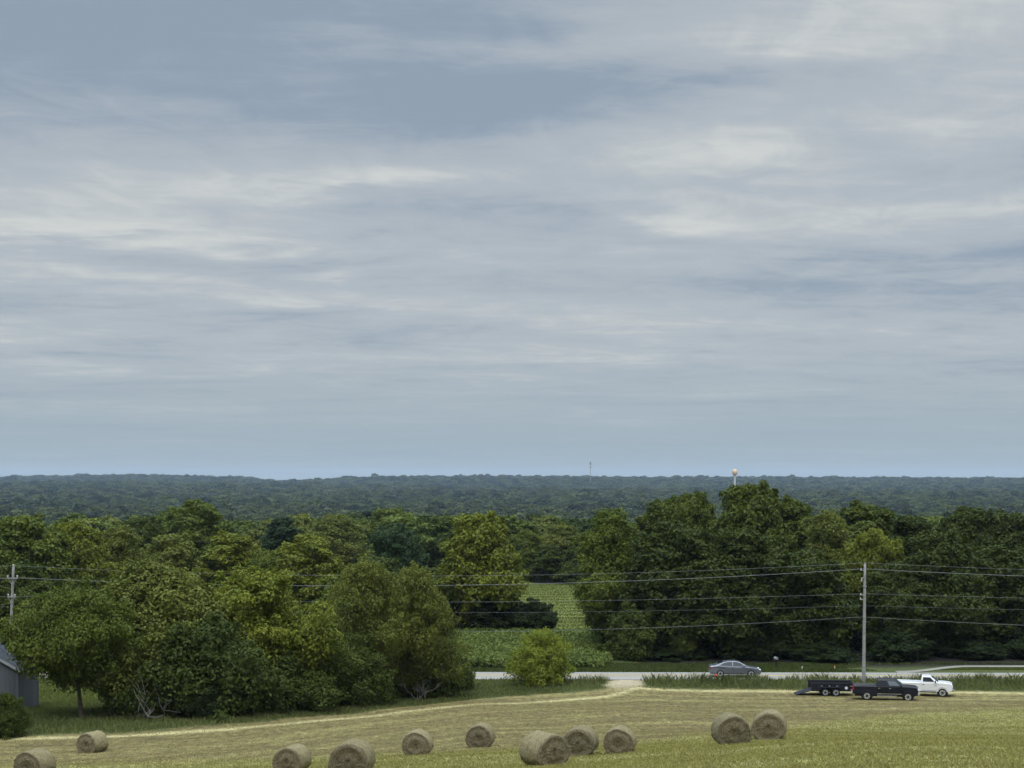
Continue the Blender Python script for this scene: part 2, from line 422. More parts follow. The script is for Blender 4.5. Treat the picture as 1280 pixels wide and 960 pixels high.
class Proto: pass
def make_proto(seed, H, Rr, base, n_cl, n_leaf, size, style, r0=0.25, stems=1, flat=0.8, lean=(0, 0), rnd=0.45, mat=None, trunk=True, sub=2):
    rg = np.random.default_rng(seed)
    p = Proto(); p.H = H; p.R = Rr
    cl = crown_shape(rg, H, Rr, base, n_cl, style)
    if sub:      # sprays standing out of each clump make the outline rough
        d = rg.normal(size=(len(cl), sub, 3)); d[..., 2] = np.abs(d[..., 2]) * 0.8 + d[..., 2] * 0.2
        o = cl[:, None, :2]; d[..., :2] += 0.9 * o / (np.linalg.norm(o, axis=2)[..., None] + 0.3)
        d /= np.linalg.norm(d, axis=2)[..., None]
        rr = cl[:, None, 3:4] * (0.22 + 0.28 * rg.random((len(cl), sub, 1)))
        kid = np.concatenate([cl[:, None, :3] + d * cl[:, None, 3:4] * (0.85 + 0.35 * rg.random((len(cl), sub, 1))), rr], 2).reshape(-1, 4)
        kid[:, 2] = np.maximum(kid[:, 2], kid[:, 3] * 0.6)
        cl = np.concatenate([cl, kid])
    cl[:, 0] += lean[0] * 0.6; cl[:, 1] += lean[1] * 0.6
    v, f, t = leaf_cloud(rg, cl, n_leaf, size, flat=flat, rnd=rnd)
    v[:, 2] = np.maximum(v[:, 2], 0.02 + 0.1 * rg.random(len(v)))
    # true extents, so that a tree can be scaled to a measured height and width
    p.H = float(np.percentile(v[:, 2], 99.7)); p.R = float(np.percentile(np.hypot(v[:, 0] - lean[0] * 0.6, v[:, 1] - lean[1] * 0.6), 98))
    p.crown = np_mesh('crown', v, f, [mat or M_LEAF], False, {'tint': ('FACE', t)})
    p.trunk = trunk_mesh(rg, H, base, r0, cl, stems, lean=lean) if trunk else None
    return p

NEAR = {  # hedgerow trees 110-140 m away
    'dome0': make_proto(1, 9, 4.5, 1.2, 150, 115000, 0.125, 'dome', 0.22, 2),
    'dome1': make_proto(2, 9, 4.5, 0.8, 140, 110000, 0.13, 'dome', 0.2, 3),
    'lean':  make_proto(3, 8.5, 4.9, 2.6, 125, 100000, 0.135, 'spread', 0.22, 1, lean=(-1.3, 0.2)),
    'wispy': make_proto(4, 9, 3.6, 0.8, 170, 90000, 0.105, 'tall', 0.16, 3, rnd=0.7),
    'bush0': make_proto(5, 5, 3.4, 0.2, 100, 66000, 0.115, 'bush', 0.1, 4),
    'bush1': make_proto(6, 5, 3.4, 0.2, 110, 62000, 0.11, 'bush', 0.1, 4, rnd=0.6),
}
MID = {   # trees beyond the road, 155-330 m
    'dome0': make_proto(11, 15, 6.0, 1.0, 170, 80000, 0.25, 'dome', 0.34),
    'dome1': make_proto(12, 15, 6.0, 0.9, 130, 76000, 0.26, 'dome', 0.34),
    'tall0': make_proto(13, 17, 4.6, 1.0, 150, 70000, 0.24, 'tall', 0.32),
    'tall1': make_proto(14, 17, 4.8, 1.2, 130, 68000, 0.25, 'tall', 0.32),
    'spread0': make_proto(15, 14, 6.4, 1.6, 140, 70000, 0.26, 'spread', 0.36),
    'bush': make_proto(16, 6, 4.2, 0.1, 90, 44000, 0.21, 'bush', 0.15, 3),
    'wispy': make_proto(17, 15, 5.0, 1.0, 190, 62000, 0.19, 'tall', 0.25, 2, rnd=0.65),
}
WOOD = {  # wood 300-600 m
    'a': make_proto(21, 14, 5.6, 2, 85, 18000, 0.42, 'dome', 0.3),
    'b': make_proto(22, 14, 5.2, 2, 95, 16000, 0.41, 'dome', 0.3),
    'c': make_proto(23, 15, 4.6, 2, 85, 16000, 0.41, 'tall', 0.3),
    'd': make_proto(24, 13, 6.0, 2.5, 85, 18000, 0.44, 'spread', 0.3),
}

def tree(name, label, px, Y, top, w, proto, color, cat='tree', group=None, rz=None, dz=0.0, depth=None):
    x, y, z = at(px, Y)
    Ht = -(top - 600) / F * Y - z
    Wd = w / F * Y
    s_h = Ht / proto.H; s_w = (Wd / 2) / proto.R
    rz = random.random() * 6.28 if rz is None else rz
    e = empty(name, (x, y, z + dz), rz, label, cat, group)
    for nm, me in (('crown', proto.crown), ('trunk', proto.trunk)):
        if me is None: continue
        o = link(nm, me, e); o.scale = (s_w, s_w * (depth or 1.0), s_h); o.color = (*color, 1)
    return e

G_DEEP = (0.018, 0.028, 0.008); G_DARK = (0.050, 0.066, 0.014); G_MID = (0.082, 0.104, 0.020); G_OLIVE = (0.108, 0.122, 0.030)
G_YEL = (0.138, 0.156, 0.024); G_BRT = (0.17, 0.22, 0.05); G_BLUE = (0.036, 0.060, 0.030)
NT = [  # hedgerow: px, Y, top, width, proto, colour, name, label
    (103, 112, 737, 168, 'lean', G_MID, 'leaning_tree', 'leaning tree with a bare forked trunk beside the grey shed'),
    (190, 117, 706, 190, 'dome0', G_OLIVE, 'hedgerow_tree', 'broad olive-green tree rising behind the leaning tree'),
    (318, 119, 713, 180, 'dome1', G_YEL, 'hedgerow_tree', 'bushy tree with yellow-green top, tallest before the road verge on the left'),
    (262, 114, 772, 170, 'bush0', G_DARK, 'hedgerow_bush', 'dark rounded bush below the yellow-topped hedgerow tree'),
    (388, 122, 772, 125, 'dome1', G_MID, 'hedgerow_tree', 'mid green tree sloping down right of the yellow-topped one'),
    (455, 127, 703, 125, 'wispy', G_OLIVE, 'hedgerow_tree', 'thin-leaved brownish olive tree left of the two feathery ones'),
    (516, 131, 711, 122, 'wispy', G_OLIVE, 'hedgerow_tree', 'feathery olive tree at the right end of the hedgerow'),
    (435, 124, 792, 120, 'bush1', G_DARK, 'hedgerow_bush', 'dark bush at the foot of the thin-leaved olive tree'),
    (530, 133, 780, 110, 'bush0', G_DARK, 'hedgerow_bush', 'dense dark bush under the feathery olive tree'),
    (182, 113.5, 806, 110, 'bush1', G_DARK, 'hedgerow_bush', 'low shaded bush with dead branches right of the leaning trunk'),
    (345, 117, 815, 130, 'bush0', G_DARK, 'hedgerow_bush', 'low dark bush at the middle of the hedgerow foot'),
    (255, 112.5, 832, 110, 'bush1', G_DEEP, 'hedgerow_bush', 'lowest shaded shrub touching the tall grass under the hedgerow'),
    (572, 139, 822, 46, 'bush1', G_DARK, 'roadside_shrub', 'small dark shrub where the hedgerow meets the road'),
    (5, 101, 868, 66, 'bush1', G_DARK, 'field_bush', 'rough green bush in front of the grey shed'),
    (678, 141.5, 789, 84, 'bush1', (0.165, 0.195, 0.032), 'roundish_bush', 'lone yellow-green bush standing in the grass by the road'),
]
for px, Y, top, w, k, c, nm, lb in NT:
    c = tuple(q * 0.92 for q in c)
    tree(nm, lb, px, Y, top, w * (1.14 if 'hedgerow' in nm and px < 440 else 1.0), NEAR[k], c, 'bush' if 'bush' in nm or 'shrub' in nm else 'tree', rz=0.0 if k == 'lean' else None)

MT = [
    # left wood beyond the road
    (28, 188, 648, 150, 'dome0', G_MID, 'big rounded tree at the far left behind the utility pole'),
    (95, 192, 655, 110, 'dome1', G_YEL, 'yellow-green tree behind the hedgerow, second from the left edge'),
    (150, 200, 660, 105, 'wispy', G_OLIVE, 'loose olive tree behind the broad hedgerow tree'),
    (212, 208, 670, 110, 'dome0', G_OLIVE, 'rounded olive tree below the tall hazy one'),
    (290, 205, 668, 100, 'tall1', G_YEL, 'yellow-green tree with a jagged top above the hedgerow'),
    (335, 196, 690, 80, 'dome1', G_MID, 'small mid green tree between two yellow-green crowns'),
    (385, 190, 671, 125, 'dome1', G_YEL, 'broad yellow-green tree behind the thin-leaved olive tree'),
    (245, 275, 627, 110, 'dome1', G_MID, 'tall hazy tree standing above the left wood'),
    (180, 262, 648, 90, 'dome0', G_DARK, 'dark tree just left of the tall hazy one'),
    (350, 300, 648, 66, 'tall0', G_BLUE, 'narrow dark tree behind the broad yellow-green crown'),
    (418, 300, 645, 110, 'wispy', G_OLIVE, 'wide greyish olive tree in the second row of the wood'),
    (488, 335, 637, 105, 'dome0', G_MID, 'domed mid green tree peeping over the wood at centre left'),
    (497, 226, 656, 88, 'dome1', G_BLUE, 'very dark blue-green round tree beside the big field tree'),
    (600, 192, 644, 132, 'dome0', G_YEL, 'big yellow-green tree on its own at the crop field corner'),
    (445, 178, 716, 100, 'dome0', G_MID, 'mid green tree showing through the gap above the thin-leaved tree'),
    (20, 170, 706, 120, 'spread0', G_DARK, 'dark tree behind the left utility pole'),
    (100, 166, 726, 110, 'bush', G_DARK, 'shaded tree right of the left utility pole'),
    (555, 193, 735, 90, 'bush', G_DEEP, 'dark shrub under the big field tree, left side'),
    (625, 190, 738, 90, 'bush', G_DEEP, 'dark shrub under the big field tree, right side'),
    (670, 189, 750, 66, 'bush', G_DEEP, 'low dark shrub at the end of the field corner thicket'),
    # trees at the end of the far field
    (658, 292, 664, 60, 'dome1', G_MID, 'mid green tree at the left end of the far field'),
    (703, 300, 657, 72, 'dome0', G_OLIVE, 'pale olive tree closing the far field'),
    (688, 286, 682, 50, 'tall0', G_DARK, 'dark tree in front of the pale olive one at the far field'),
    (738, 288, 668, 62, 'dome0', G_DARK, 'dark tree at the right end of the far field'),
    (718, 284, 700, 60, 'bush', G_DARK, 'low thicket along the far field edge'),
    # right-hand wood
    (765, 172, 640, 122, 'wispy', G_MID, 'feathery green tree at the left end of the big right wood'),
    (822, 195, 627, 92, 'tall0', G_MID, 'pointed green tree left of the highest crown'),
    (870, 190, 619, 117, 'dome1', G_MID, 'rounded green tree second highest in the right wood'),
    (938, 186, 608, 143, 'dome0', G_MID, 'highest tree of the right wood, below the water tower'),
    (992, 190, 626, 97, 'tall1', G_MID, 'green shoulder tree right of the highest crown'),
    (1035, 182, 642, 109, 'wispy', G_OLIVE, 'soft olive tree in the middle of the right wood'),
    (1085, 192, 632, 122, 'tall1', G_MID, 'green tree rising behind the tall utility pole'),
    (1092, 174, 664, 102, 'dome1', G_YEL, 'yellow-green crown right behind the top of the tall utility pole'),
    (1145, 186, 648, 117, 'tall0', G_DARK, 'dark tree just right of the yellow-green crown'),
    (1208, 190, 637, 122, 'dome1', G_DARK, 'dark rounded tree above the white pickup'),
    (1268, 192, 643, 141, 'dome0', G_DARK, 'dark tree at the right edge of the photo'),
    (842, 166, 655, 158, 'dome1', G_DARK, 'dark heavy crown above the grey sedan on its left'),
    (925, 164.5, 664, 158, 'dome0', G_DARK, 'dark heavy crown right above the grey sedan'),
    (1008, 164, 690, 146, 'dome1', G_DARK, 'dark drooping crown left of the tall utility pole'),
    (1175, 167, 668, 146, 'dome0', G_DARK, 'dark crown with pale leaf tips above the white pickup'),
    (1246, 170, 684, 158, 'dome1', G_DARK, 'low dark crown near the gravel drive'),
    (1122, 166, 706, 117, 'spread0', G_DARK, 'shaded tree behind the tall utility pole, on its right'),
    (790, 162, 757, 76, 'bush', G_DARK, 'green shrub draping to the ground at the crop field edge'),
    (852, 161.5, 776, 32, 'bush', G_MID, 'small green sapling in the dark gap left of the sedan'),
    (1340, 186, 650, 146, 'dome1', G_MID, 'tree just past the right edge of the wood'),
    (-50, 190, 655, 120, 'dome1', G_MID, 'tree just past the left edge of the wood'),
]
for px, Y, top, w, k, c, lb in MT:
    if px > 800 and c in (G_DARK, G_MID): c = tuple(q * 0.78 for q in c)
    elif c is G_YEL: c = tuple(q * 0.84 for q in c)
    is_bush = k == 'bush'
    tree('shrub' if is_bush else 'broadleaf_tree', lb, px, Y, top, w, MID[k], c, 'bush' if is_bush else 'tree')

# undergrowth of the right wood, its leaf colour darkened to stand for shade
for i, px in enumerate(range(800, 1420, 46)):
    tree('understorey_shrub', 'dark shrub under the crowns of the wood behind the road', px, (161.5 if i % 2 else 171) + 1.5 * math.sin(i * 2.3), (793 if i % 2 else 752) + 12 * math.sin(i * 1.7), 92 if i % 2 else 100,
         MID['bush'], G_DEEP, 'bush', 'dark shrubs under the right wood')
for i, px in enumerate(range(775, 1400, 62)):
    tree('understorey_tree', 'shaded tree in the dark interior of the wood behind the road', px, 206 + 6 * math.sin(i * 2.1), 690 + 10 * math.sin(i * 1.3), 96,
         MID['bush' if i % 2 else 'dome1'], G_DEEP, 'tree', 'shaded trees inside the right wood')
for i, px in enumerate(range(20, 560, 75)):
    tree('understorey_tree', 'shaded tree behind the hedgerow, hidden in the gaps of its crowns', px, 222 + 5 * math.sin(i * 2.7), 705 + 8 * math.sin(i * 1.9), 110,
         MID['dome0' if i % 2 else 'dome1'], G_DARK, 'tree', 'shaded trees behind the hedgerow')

# the wood beyond, tree by tree to about 600 m, only where its crowns can be seen
cover = np.full(1680, 1000.0)      # lowest (highest on the picture) crown row so far per column, -200..1480
def cover_add(px, w, top):
    x = np.arange(-200, 1480); d = np.abs(x - px) / (w / 2)
    r = np.where(d < 1, top + (1 - np.sqrt(np.clip(1 - d ** 2, 0, 1))) * w * 0.35 + 4, 1000)
    np.minimum(cover, r, out=cover)
for t in MT + NT: cover_add(t[0], t[3] * 0.85, t[2])
cand = []
Yc = 318.0
while Yc < 640:
    sp = 9.5
    half = 0.36 * Yc
    for X in np.arange(-half, half, sp):
        cand.append((X + rng.normal() * 2.5, Yc + rng.normal() * 2.5))
    Yc += sp * 1.15
WL = ['dark green tree in the wood past the crop field', 'olive tree in the wood past the crop field', 'mid green tree in the wood past the crop field']
WC = [(0.044, 0.066, 0.022), (0.104, 0.120, 0.034), (0.078, 0.104, 0.026)]
nw = 0
for X, Y in cand:
    if nw >= 190: break
    px = 640 + X / Y * F
    z = gz(X, Y); Ht = 8.5 + rng.random() * 4.5; Wd = 9 + rng.random() * 4.5
    top = 600 - (z + Ht) / Y * F; w = Wd / Y * F
    i0 = int(np.clip(px - w / 2 + 200, 0, 1679)); i1 = int(np.clip(px + w / 2 + 200, 1, 1680))
    if i1 <= i0 + 2 or np.mean(cover[i0:i1] > top + 2) < 0.35: continue
    q = int(rng.integers(3))
    cc = tuple(np.array(WC[q]) * (0.95 + 0.4 * rng.random()))
    tree('woodland_tree', WL[q], px, Y, top, w, WOOD['abcd'[int(rng.integers(4))]], cc, 'tree', WL[q].replace('tree', 'trees', 1))
    cover_add(px, w, top); nw += 1
Y_FAR0 = Y if nw >= 190 else 600
print('woodland trees', nw, 'to', Y_FAR0)

# the far-off forest, one mass to the skyline
def build_far():
    protos = bpy.data.collections.new('far_tree_shapes')
    for s in range(4):
        p = make_proto(40 + s, 12, 5.5, 2.5, 26, 1700, 1.15, ['dome', 'dome', 'tall', 'spread'][s], trunk=False, sub=0, mat=M_LEAF_FAR, flat=0.8, rnd=0.35)
        o = bpy.data.objects.new('far_tree_shape', p.crown); protos.objects.link(o)
    pts = []; sc = []
    Yc = float(min(Y_FAR0, 600)) - 25
    Y0 = Yc
    while Yc < 7400:
        sp = 9.0 + 0.0040 * Yc
        half = 0.40 * Yc + 20
        X = np.arange(-half, half, sp); X = X + rng.normal(size=len(X)) * sp * 0.35
        Y = Yc + rng.normal(size=len(X)) * sp * 0.35
        clear = (vnoise(X * 0.006, Y * 0.0022, 9) > 0.93)
        X, Y = X[~clear], Y[~clear]
        pts.append(np.stack([X, Y, ground(X, Y) - 0.8], -1))
        w = sp * 0.64 / 5.5 * (0.75 + 0.8 * rng.random(len(X)) ** 1.5)
        h = (0.55 + 0.60 * rng.random(len(X)) + (rng.random(len(X)) > 0.95) * 0.35 + 0.16 * vnoise(X * 0.02, Y * 0.01, 4)) * (1 + 0.00010 * Yc)
        sc.append(np.stack([w, w, h], -1))
        Yc += sp
    pts = np.concatenate(pts); sc = np.concatenate(sc)
    print('far forest points', len(pts))
    me = bpy.data.meshes.new('distant_forest')
    me.vertices.add(len(pts)); me.vertices.foreach_set('co', pts.astype(np.float32).ravel())
    a = me.attributes.new('tree_scale', 'FLOAT_VECTOR', 'POINT'); a.data.foreach_set('vector', sc.astype(np.float32).ravel())
    a = me.attributes.new('tree_turn', 'FLOAT_VECTOR', 'POINT')
    rot = np.zeros((len(pts), 3), np.float32); rot[:, 2] = rng.random(len(pts)) * 6.28; a.data.foreach_set('vector', rot.ravel())
    o = link('distant_forest', me)
    tag(o, 'blue-green forest covering the valley and the hills to the skyline', 'forest', kind='stuff')
    ng = bpy.data.node_groups.new('forest_scatter', 'GeometryNodeTree')
    ng.interface.new_socket('Geometry', in_out='INPUT', socket_type='NodeSocketGeometry')
    ng.interface.new_socket('Geometry', in_out='OUTPUT', socket_type='NodeSocketGeometry')
    gi = ng.nodes.new('NodeGroupInput'); go = ng.nodes.new('NodeGroupOutput')
    ci = ng.nodes.new('GeometryNodeCollectionInfo'); ci.inputs['Collection'].default_value = protos
    ci.inputs['Separate Children'].default_value = True; ci.inputs['Reset Children'].default_value = True
    ip = ng.nodes.new('GeometryNodeInstanceOnPoints'); ip.inputs['Pick Instance'].default_value = True
    a1 = ng.nodes.new('GeometryNodeInputNamedAttribute'); a1.data_type = 'FLOAT_VECTOR'; a1.inputs['Name'].default_value = 'tree_scale'
    a2 = ng.nodes.new('GeometryNodeInputNamedAttribute'); a2.data_type = 'FLOAT_VECTOR'; a2.inputs['Name'].default_value = 'tree_turn'
    L = ng.links.new
    L(gi.outputs[0], ip.inputs['Points']); L(ci.outputs[0], ip.inputs['Instance'])
    L(a1.outputs[0], ip.inputs['Scale']); L(a2.outputs[0], ip.inputs['Rotation'])
    L(ip.outputs[0], go.inputs[0])
    md = o.modifiers.new('scatter', 'NODES'); md.node_group = ng
build_far()

# ------------------------------------------------------------------ grasses
def blades(X, Y, h, w, lean, rg, tint, bend=0.35):
    n = len(X); Z = ground(X, Y)
    a = rg.random(n) * 6.28; la = rg.random(n) * 6.28
    d = np.stack([np.cos(a), np.sin(a), np.zeros(n)], -1) * (w / 2)[:, None]
    l = np.stack([np.cos(la), np.sin(la), np.zeros(n)], -1) * (lean * h)[:, None]
    p = np.stack([X, Y, Z - 0.01], -1); up = np.zeros((n, 3)); up[:, 2] = h
    m = p + up * 0.6 + l * bend; t = p + up + l
    v = np.stack([p - d, p + d, m + d * 0.7, t, m - d * 0.7], 1).reshape(-1, 3)
    f = np.arange(n * 5).reshape(-1, 5)
    return v, f
def scatter_region(n, x0, x1, y0, y1, keep):
    X = x0 + (x1 - x0) * rng.random(n); Y = y0 + (y1 - y0) * rng.random(n)
    k = keep(X, Y); return X[k], Y[k]
def px_of(X, Y): return 640 + X / Y * F

def build_grass():
    rg = np.random.default_rng(99)
    # short stubble and regrowth on the hay field
    n = 1000000
    Y = 26 + 104 * rg.random(n) ** 1.15
    X = (rg.random(n) * 2 - 1) * (0.36 * Y + 5)
    k = Y < y_edge(X); X, Y = X[k], Y[k]
    gr = sstep(6, -6, Y - y_green(X)) * 0.75 + 0.18
    patch = 0.5 + 0.5 * vnoise(X * 0.35, Y * 0.8, 6)
    pk = rg.random(len(X)) < (0.35 + 0.65 * gr) * (0.35 + 0.65 * patch)
    X, Y, gr, patch = X[pk], Y[pk], gr[pk], patch[pk]
    tint = np.clip(gr + rg.normal(size=len(X)) * 0.30, 0, 1)
    h = (0.035 + 0.06 * rg.random(len(X))) * (0.7 + 0.6 * gr); w = 0.018 + 0.022 * rg.random(len(X))
    v, f = blades(X, Y, h, w, 0.4 + 1.0 * rg.random(len(X)), rg, tint)
    me = np_mesh('hay_stubble', v, f, [blade_material('stubble', (0.23, 0.185, 0.075), (0.235, 0.225, 0.064))], False, {'tint': ('FACE', tint)})
    tag(link('hay_stubble', me), 'short straw and green regrowth on the mown field', 'grass', kind='stuff')
    # tall verge grass
    X, Y = scatter_region(420000, -48, 62, 96, 145.2, lambda X, Y: (Y > y_edge(X) - 0.3 + 0.8 * vnoise(X * 0.6, Y, 3)) & (Y < np.minimum(y_back(X) + 5, 144.2)) & (np.abs(px_of(X, Y) - 782 + 9 * vnoise(X * 0.9, Y * 0.8, 21)) > 17 + 14 * rg.random(len(X))))
    dens = 0.5 + 0.5 * vnoise(X * 0.5, Y * 0.7, 8)
    tall = np.where(X > 6, 0.62 + 0.42 * sstep(139.5, 143, Y), 0.55) * np.clip((Y - y_edge(X)) / 1.6 + 0.45, 0.35, 1)
    tall = tall * np.where((X > 9) & (X < 60), 1.0, 0.9) * np.where(np.abs(px_of(X, Y) - 1080) < 40, 0.9, 1)
    h = tall * (0.30 + 0.75 * rg.random(len(X)) ** 1.4) * (0.45 + 0.8 * dens) * (0.8 + 0.35 * vnoise(X * 1.3, Y * 0.9, 15))
    h = np.minimum(h, 0.95)
    tint = np.clip(0.5 * (0.5 + 0.5 * vnoise(X * 0.25, Y * 0.3, 12)) + 0.25 + rg.normal(size=len(X)) * 0.2, 0, 1)
    v, f = blades(X, Y, h, 0.03 + 0.03 * rg.random(len(X)), 0.25 + 0.6 * rg.random(len(X)), rg, tint)
    me = np_mesh('tall_grass', v, f, [blade_material('tall_grass', (0.066, 0.082, 0.022), (0.165, 0.180, 0.060))], False, {'tint': ('FACE', tint)})
    tag(link('tall_grass', me), 'tall green verge grass between the hay field and the road', 'grass', kind='stuff')
    # leafy crop beyond the road
    X, Y = scatter_region(9000, -16, 17, 153, 187, lambda X, Y: (px_of(X, Y) > 500) & (px_of(X, Y) < 762 + 12 * vnoise(X, Y * 0.4, 2)))
    Z = ground(X, Y); rr = 0.26 + 0.22 * rg.random(len(X))
    cl = np.stack([X, Y, Z + 0.30 + 0.2 * rg.random(len(X)), rr], -1)
    v, f, t = leaf_cloud(rg, cl, 110000, 0.17, up=0.6, flat=1.1)
    me = np_mesh('crop_plants', v, f, [blade_material('crop_leaf', (0.062, 0.086, 0.018), (0.155, 0.190, 0.045))], False, {'tint': ('FACE', t)})
    tag(link('crop_plants', me), 'leafy green crop standing beyond the road', 'crop', kind='stuff')
    # far-field and drive-island grass; shady edge has shade tinted into its blades
    A = scatter_region(50000, -6, 18, 188, 282, lambda X, Y: (px_of(X, Y) > 560) & (px_of(X, Y) < 800))
    B = scatter_region(40000, 34, 66, 151.2, 153.4, lambda X, Y: Y < 149.0 + 4.3 * sstep(36.5, 44, X))
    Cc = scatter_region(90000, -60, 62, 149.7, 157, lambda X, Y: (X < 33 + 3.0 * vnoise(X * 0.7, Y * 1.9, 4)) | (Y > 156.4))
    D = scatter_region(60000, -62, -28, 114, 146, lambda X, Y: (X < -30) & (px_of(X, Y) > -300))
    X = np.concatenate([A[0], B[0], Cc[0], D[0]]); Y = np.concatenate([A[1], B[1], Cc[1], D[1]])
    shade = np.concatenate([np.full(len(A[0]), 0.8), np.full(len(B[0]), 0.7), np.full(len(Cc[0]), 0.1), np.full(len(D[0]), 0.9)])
    row = np.where((Y > 188) & (Y < 283), 0.6 + 0.4 * np.sin(Y * 1.15), 1.0)
    h = ((0.10 + 0.16 * rg.random(len(X))) * row + 0.04) * np.where((X > 32) & (Y < 156), 0.45, np.where((Y > 149) & (Y < 158), 0.75 + 0.35 * vnoise(X * 0.8, Y, 5), 1.0)); tint = np.clip(shade + rg.normal(size=len(X)) * 0.2, 0, 1)
    v, f = blades(X, Y, h, 0.05 + 0.04 * rg.random(len(X)), 0.3 + 0.6 * rg.random(len(X)), rg, tint)
    me = np_mesh('pasture_grass', v, f, [blade_material('pasture', (0.050, 0.068, 0.016), (0.110, 0.128, 0.030))], False, {'tint': ('FACE', tint)})
    tag(link('pasture_grass', me), 'short light green grass of the far pasture and roadside', 'grass', kind='stuff')
build_grass()

# ------------------------------------------------------------------ hay bales
def bale_material(side):
    m, nt = new_mat('hay_bale_side' if side else 'hay_bale_end'); g = N(nt)
    P = g.n('ShaderNodeTexCoord').outputs['Object']
    oi = g.n('ShaderNodeObjectInfo')
    s = g.n('ShaderNodeSeparateXYZ'); g.link(P, s.inputs[0])
    warp = g.math('MULTIPLY', g.math('SUBTRACT', g.noise(P, 2.5, 3), 0.5), 0.22)
    rr = g.math('ADD', g.math('SQRT', g.math('ADD', g.math('POWER', s.outputs[0], 2.0), g.math('POWER', g.math('SUBTRACT', s.outputs[2], 0.72), 2.0))), warp)
    ang = g.math('ARCTAN2', s.outputs[0], g.math('SUBTRACT', s.outputs[2], 0.72))
    if side:
        fib = g.noise(g.combine(g.math('MULTIPLY', ang, 1.2), g.math('MULTIPLY', s.outputs[1], 14), 0.0), 1.6, 6, 0.7)
        c = g.mix(g.ramp(fib, 0.3, 0.7), (0.105, 0.086, 0.044), (0.265, 0.228, 0.125))
        gp = g.ramp(g.noise(P, 1.6, 4), 0.58, 0.75)
        c = g.mix(g.math('MULTIPLY', gp, 0.7), c, (0.085, 0.115, 0.04))
        hh = fib
    else:
        sp = g.math('ADD', g.math('MULTIPLY', rr, 22.0), g.math('MULTIPLY', ang, 0.35))
        ring = g.noise(g.combine(sp, g.math('MULTIPLY', ang, 1.6), 0.0), 1.0, 6, 0.75)
        fine = g.noise(P, 26, 4, 0.7)
        c = g.mix(g.ramp(ring, 0.34, 0.66), (0.080, 0.066, 0.040), (0.200, 0.168, 0.102))
        c = g.mix(g.math('MULTIPLY', g.ramp(fine, 0.45, 0.75), 0.6), c, (0.26, 0.225, 0.145))
        c = g.mix(g.ramp(rr, 0.15, 0.05), c, (0.07, 0.052, 0.03))
        hh = g.math('ADD', ring, g.math('MULTIPLY', fine, 0.5))
    hv = g.n('ShaderNodeHueSaturation'); g.link(c, hv.inputs['Color'])
    g.link(g.math('ADD', 0.85, g.math('MULTIPLY', oi.outputs['Random'], 0.3)), hv.inputs['Value'])
    g.out(g.principled(hv.outputs[0], 0.92, 0.12, normal=g.bump(hh, 0.9, 0.06))); return m
M_BEND, M_BSIDE = bale_material(False), bale_material(True)
M_STRAW = blade_material('loose_straw', (0.16, 0.135, 0.075), (0.36, 0.32, 0.19))
def bale_mesh(seed, D=1.5, Ln=1.35):
    rg = np.random.default_rng(seed)
    seg = 72; Rr = D / 2
    prof = [(0.0, 0.02)] + [(r, 0.03 * math.sin(r * 9 + seed)) for r in np.linspace(0.08, 0.86, 9)] + [(0.94, 0.0), (0.985, 0.03), (1.0, 0.075)]
    rings = [(r * Rr, -Ln / 2 + y) for r, y in prof] + [(Rr * (1 + 0.012 * math.sin(q * 5 + seed)), -Ln / 2 + 0.075 + (Ln - 0.15) * q) for q in np.linspace(0.08, 0.92, 9)] + [(r * Rr, Ln / 2 - y) for r, y in prof[::-1]]
    th = np.linspace(0, 2 * np.pi, seg, endpoint=False)
    v = []
    for i, (r, y) in enumerate(rings):
        k = 1 + 0.022 * np.sin(2 * th + seed * 2.0) + 0.014 * np.sin(3 * th + seed) + 0.010 * np.sin(7 * th + i * 0.7) + 0.008 * np.sin(17 * th + i * 0.9 + seed) + 0.008 * rg.normal(size=seg)
        x = r * k * np.sin(th); z = r * k * np.cos(th)
        z = np.where(z < 0, z * 0.90, z * (0.97 - 0.02 * (seed % 3)))
        z = np.maximum(z, -Rr * 0.84) + Rr * 0.84           # settles on a flat foot
        x = x * (1 + (0.035 + 0.015 * (seed % 2)) * np.exp(-((z - 0.3) / 0.3) ** 2))
        yy = y + 0.014 * rg.normal(size=seg) * (0.2 < r / Rr)
        v.append(np.stack([x, yy, z], -1))
    v = np.concatenate(v); nr = len(rings)
    i = np.arange(nr - 1)[:, None] * seg; j = np.arange(seg)[None, :]; j2 = (j + 1) % seg
    f = np.stack([i + j, i + seg + j, i + seg + j2, i + j2], -1)
    side = np.zeros((nr - 1, seg), int); side[len(prof) - 1:len(prof) + 9] = 1
    me = np_mesh('hay_bale', v, f.reshape(-1, 4), [M_BEND, M_BSIDE], True, None, side.ravel())
    # loose straw standing off the surface
    n = 3600
    k = np.concatenate([rg.integers(0, len(v), n - 900), rg.choice(np.where(v[:, 2] < 0.06)[0], 900)]); p = v[k] + rg.normal(size=(n, 3)) * 0.02
    c = np.array([0, 0, 0.65]); d = p - c; d[:, 1] *= 0.4; d /= np.linalg.norm(d, axis=1)[:, None]
    d = d * 0.35 + rg.normal(size=(n, 3)) * 0.6; d /= np.linalg.norm(d, axis=1)[:, None]
    l = d * (0.04 + 0.09 * rg.random(n))[:, None]; w = np.cross(d, rg.normal(size=(n, 3))); w = w / np.linalg.norm(w, axis=1)[:, None] * 0.006
    q = np.stack([p - w, p + w, p + l], 1); q[..., 2] = np.maximum(q[..., 2], 0.0)
    st = np_mesh('loose_straw', q.reshape(-1, 3), np.arange(n * 3).reshape(-1, 3), [M_STRAW], False, {'tint': ('FACE', rg.random(n))})
    return me, st
bales_m = [bale_mesh(s) for s in range(4)]
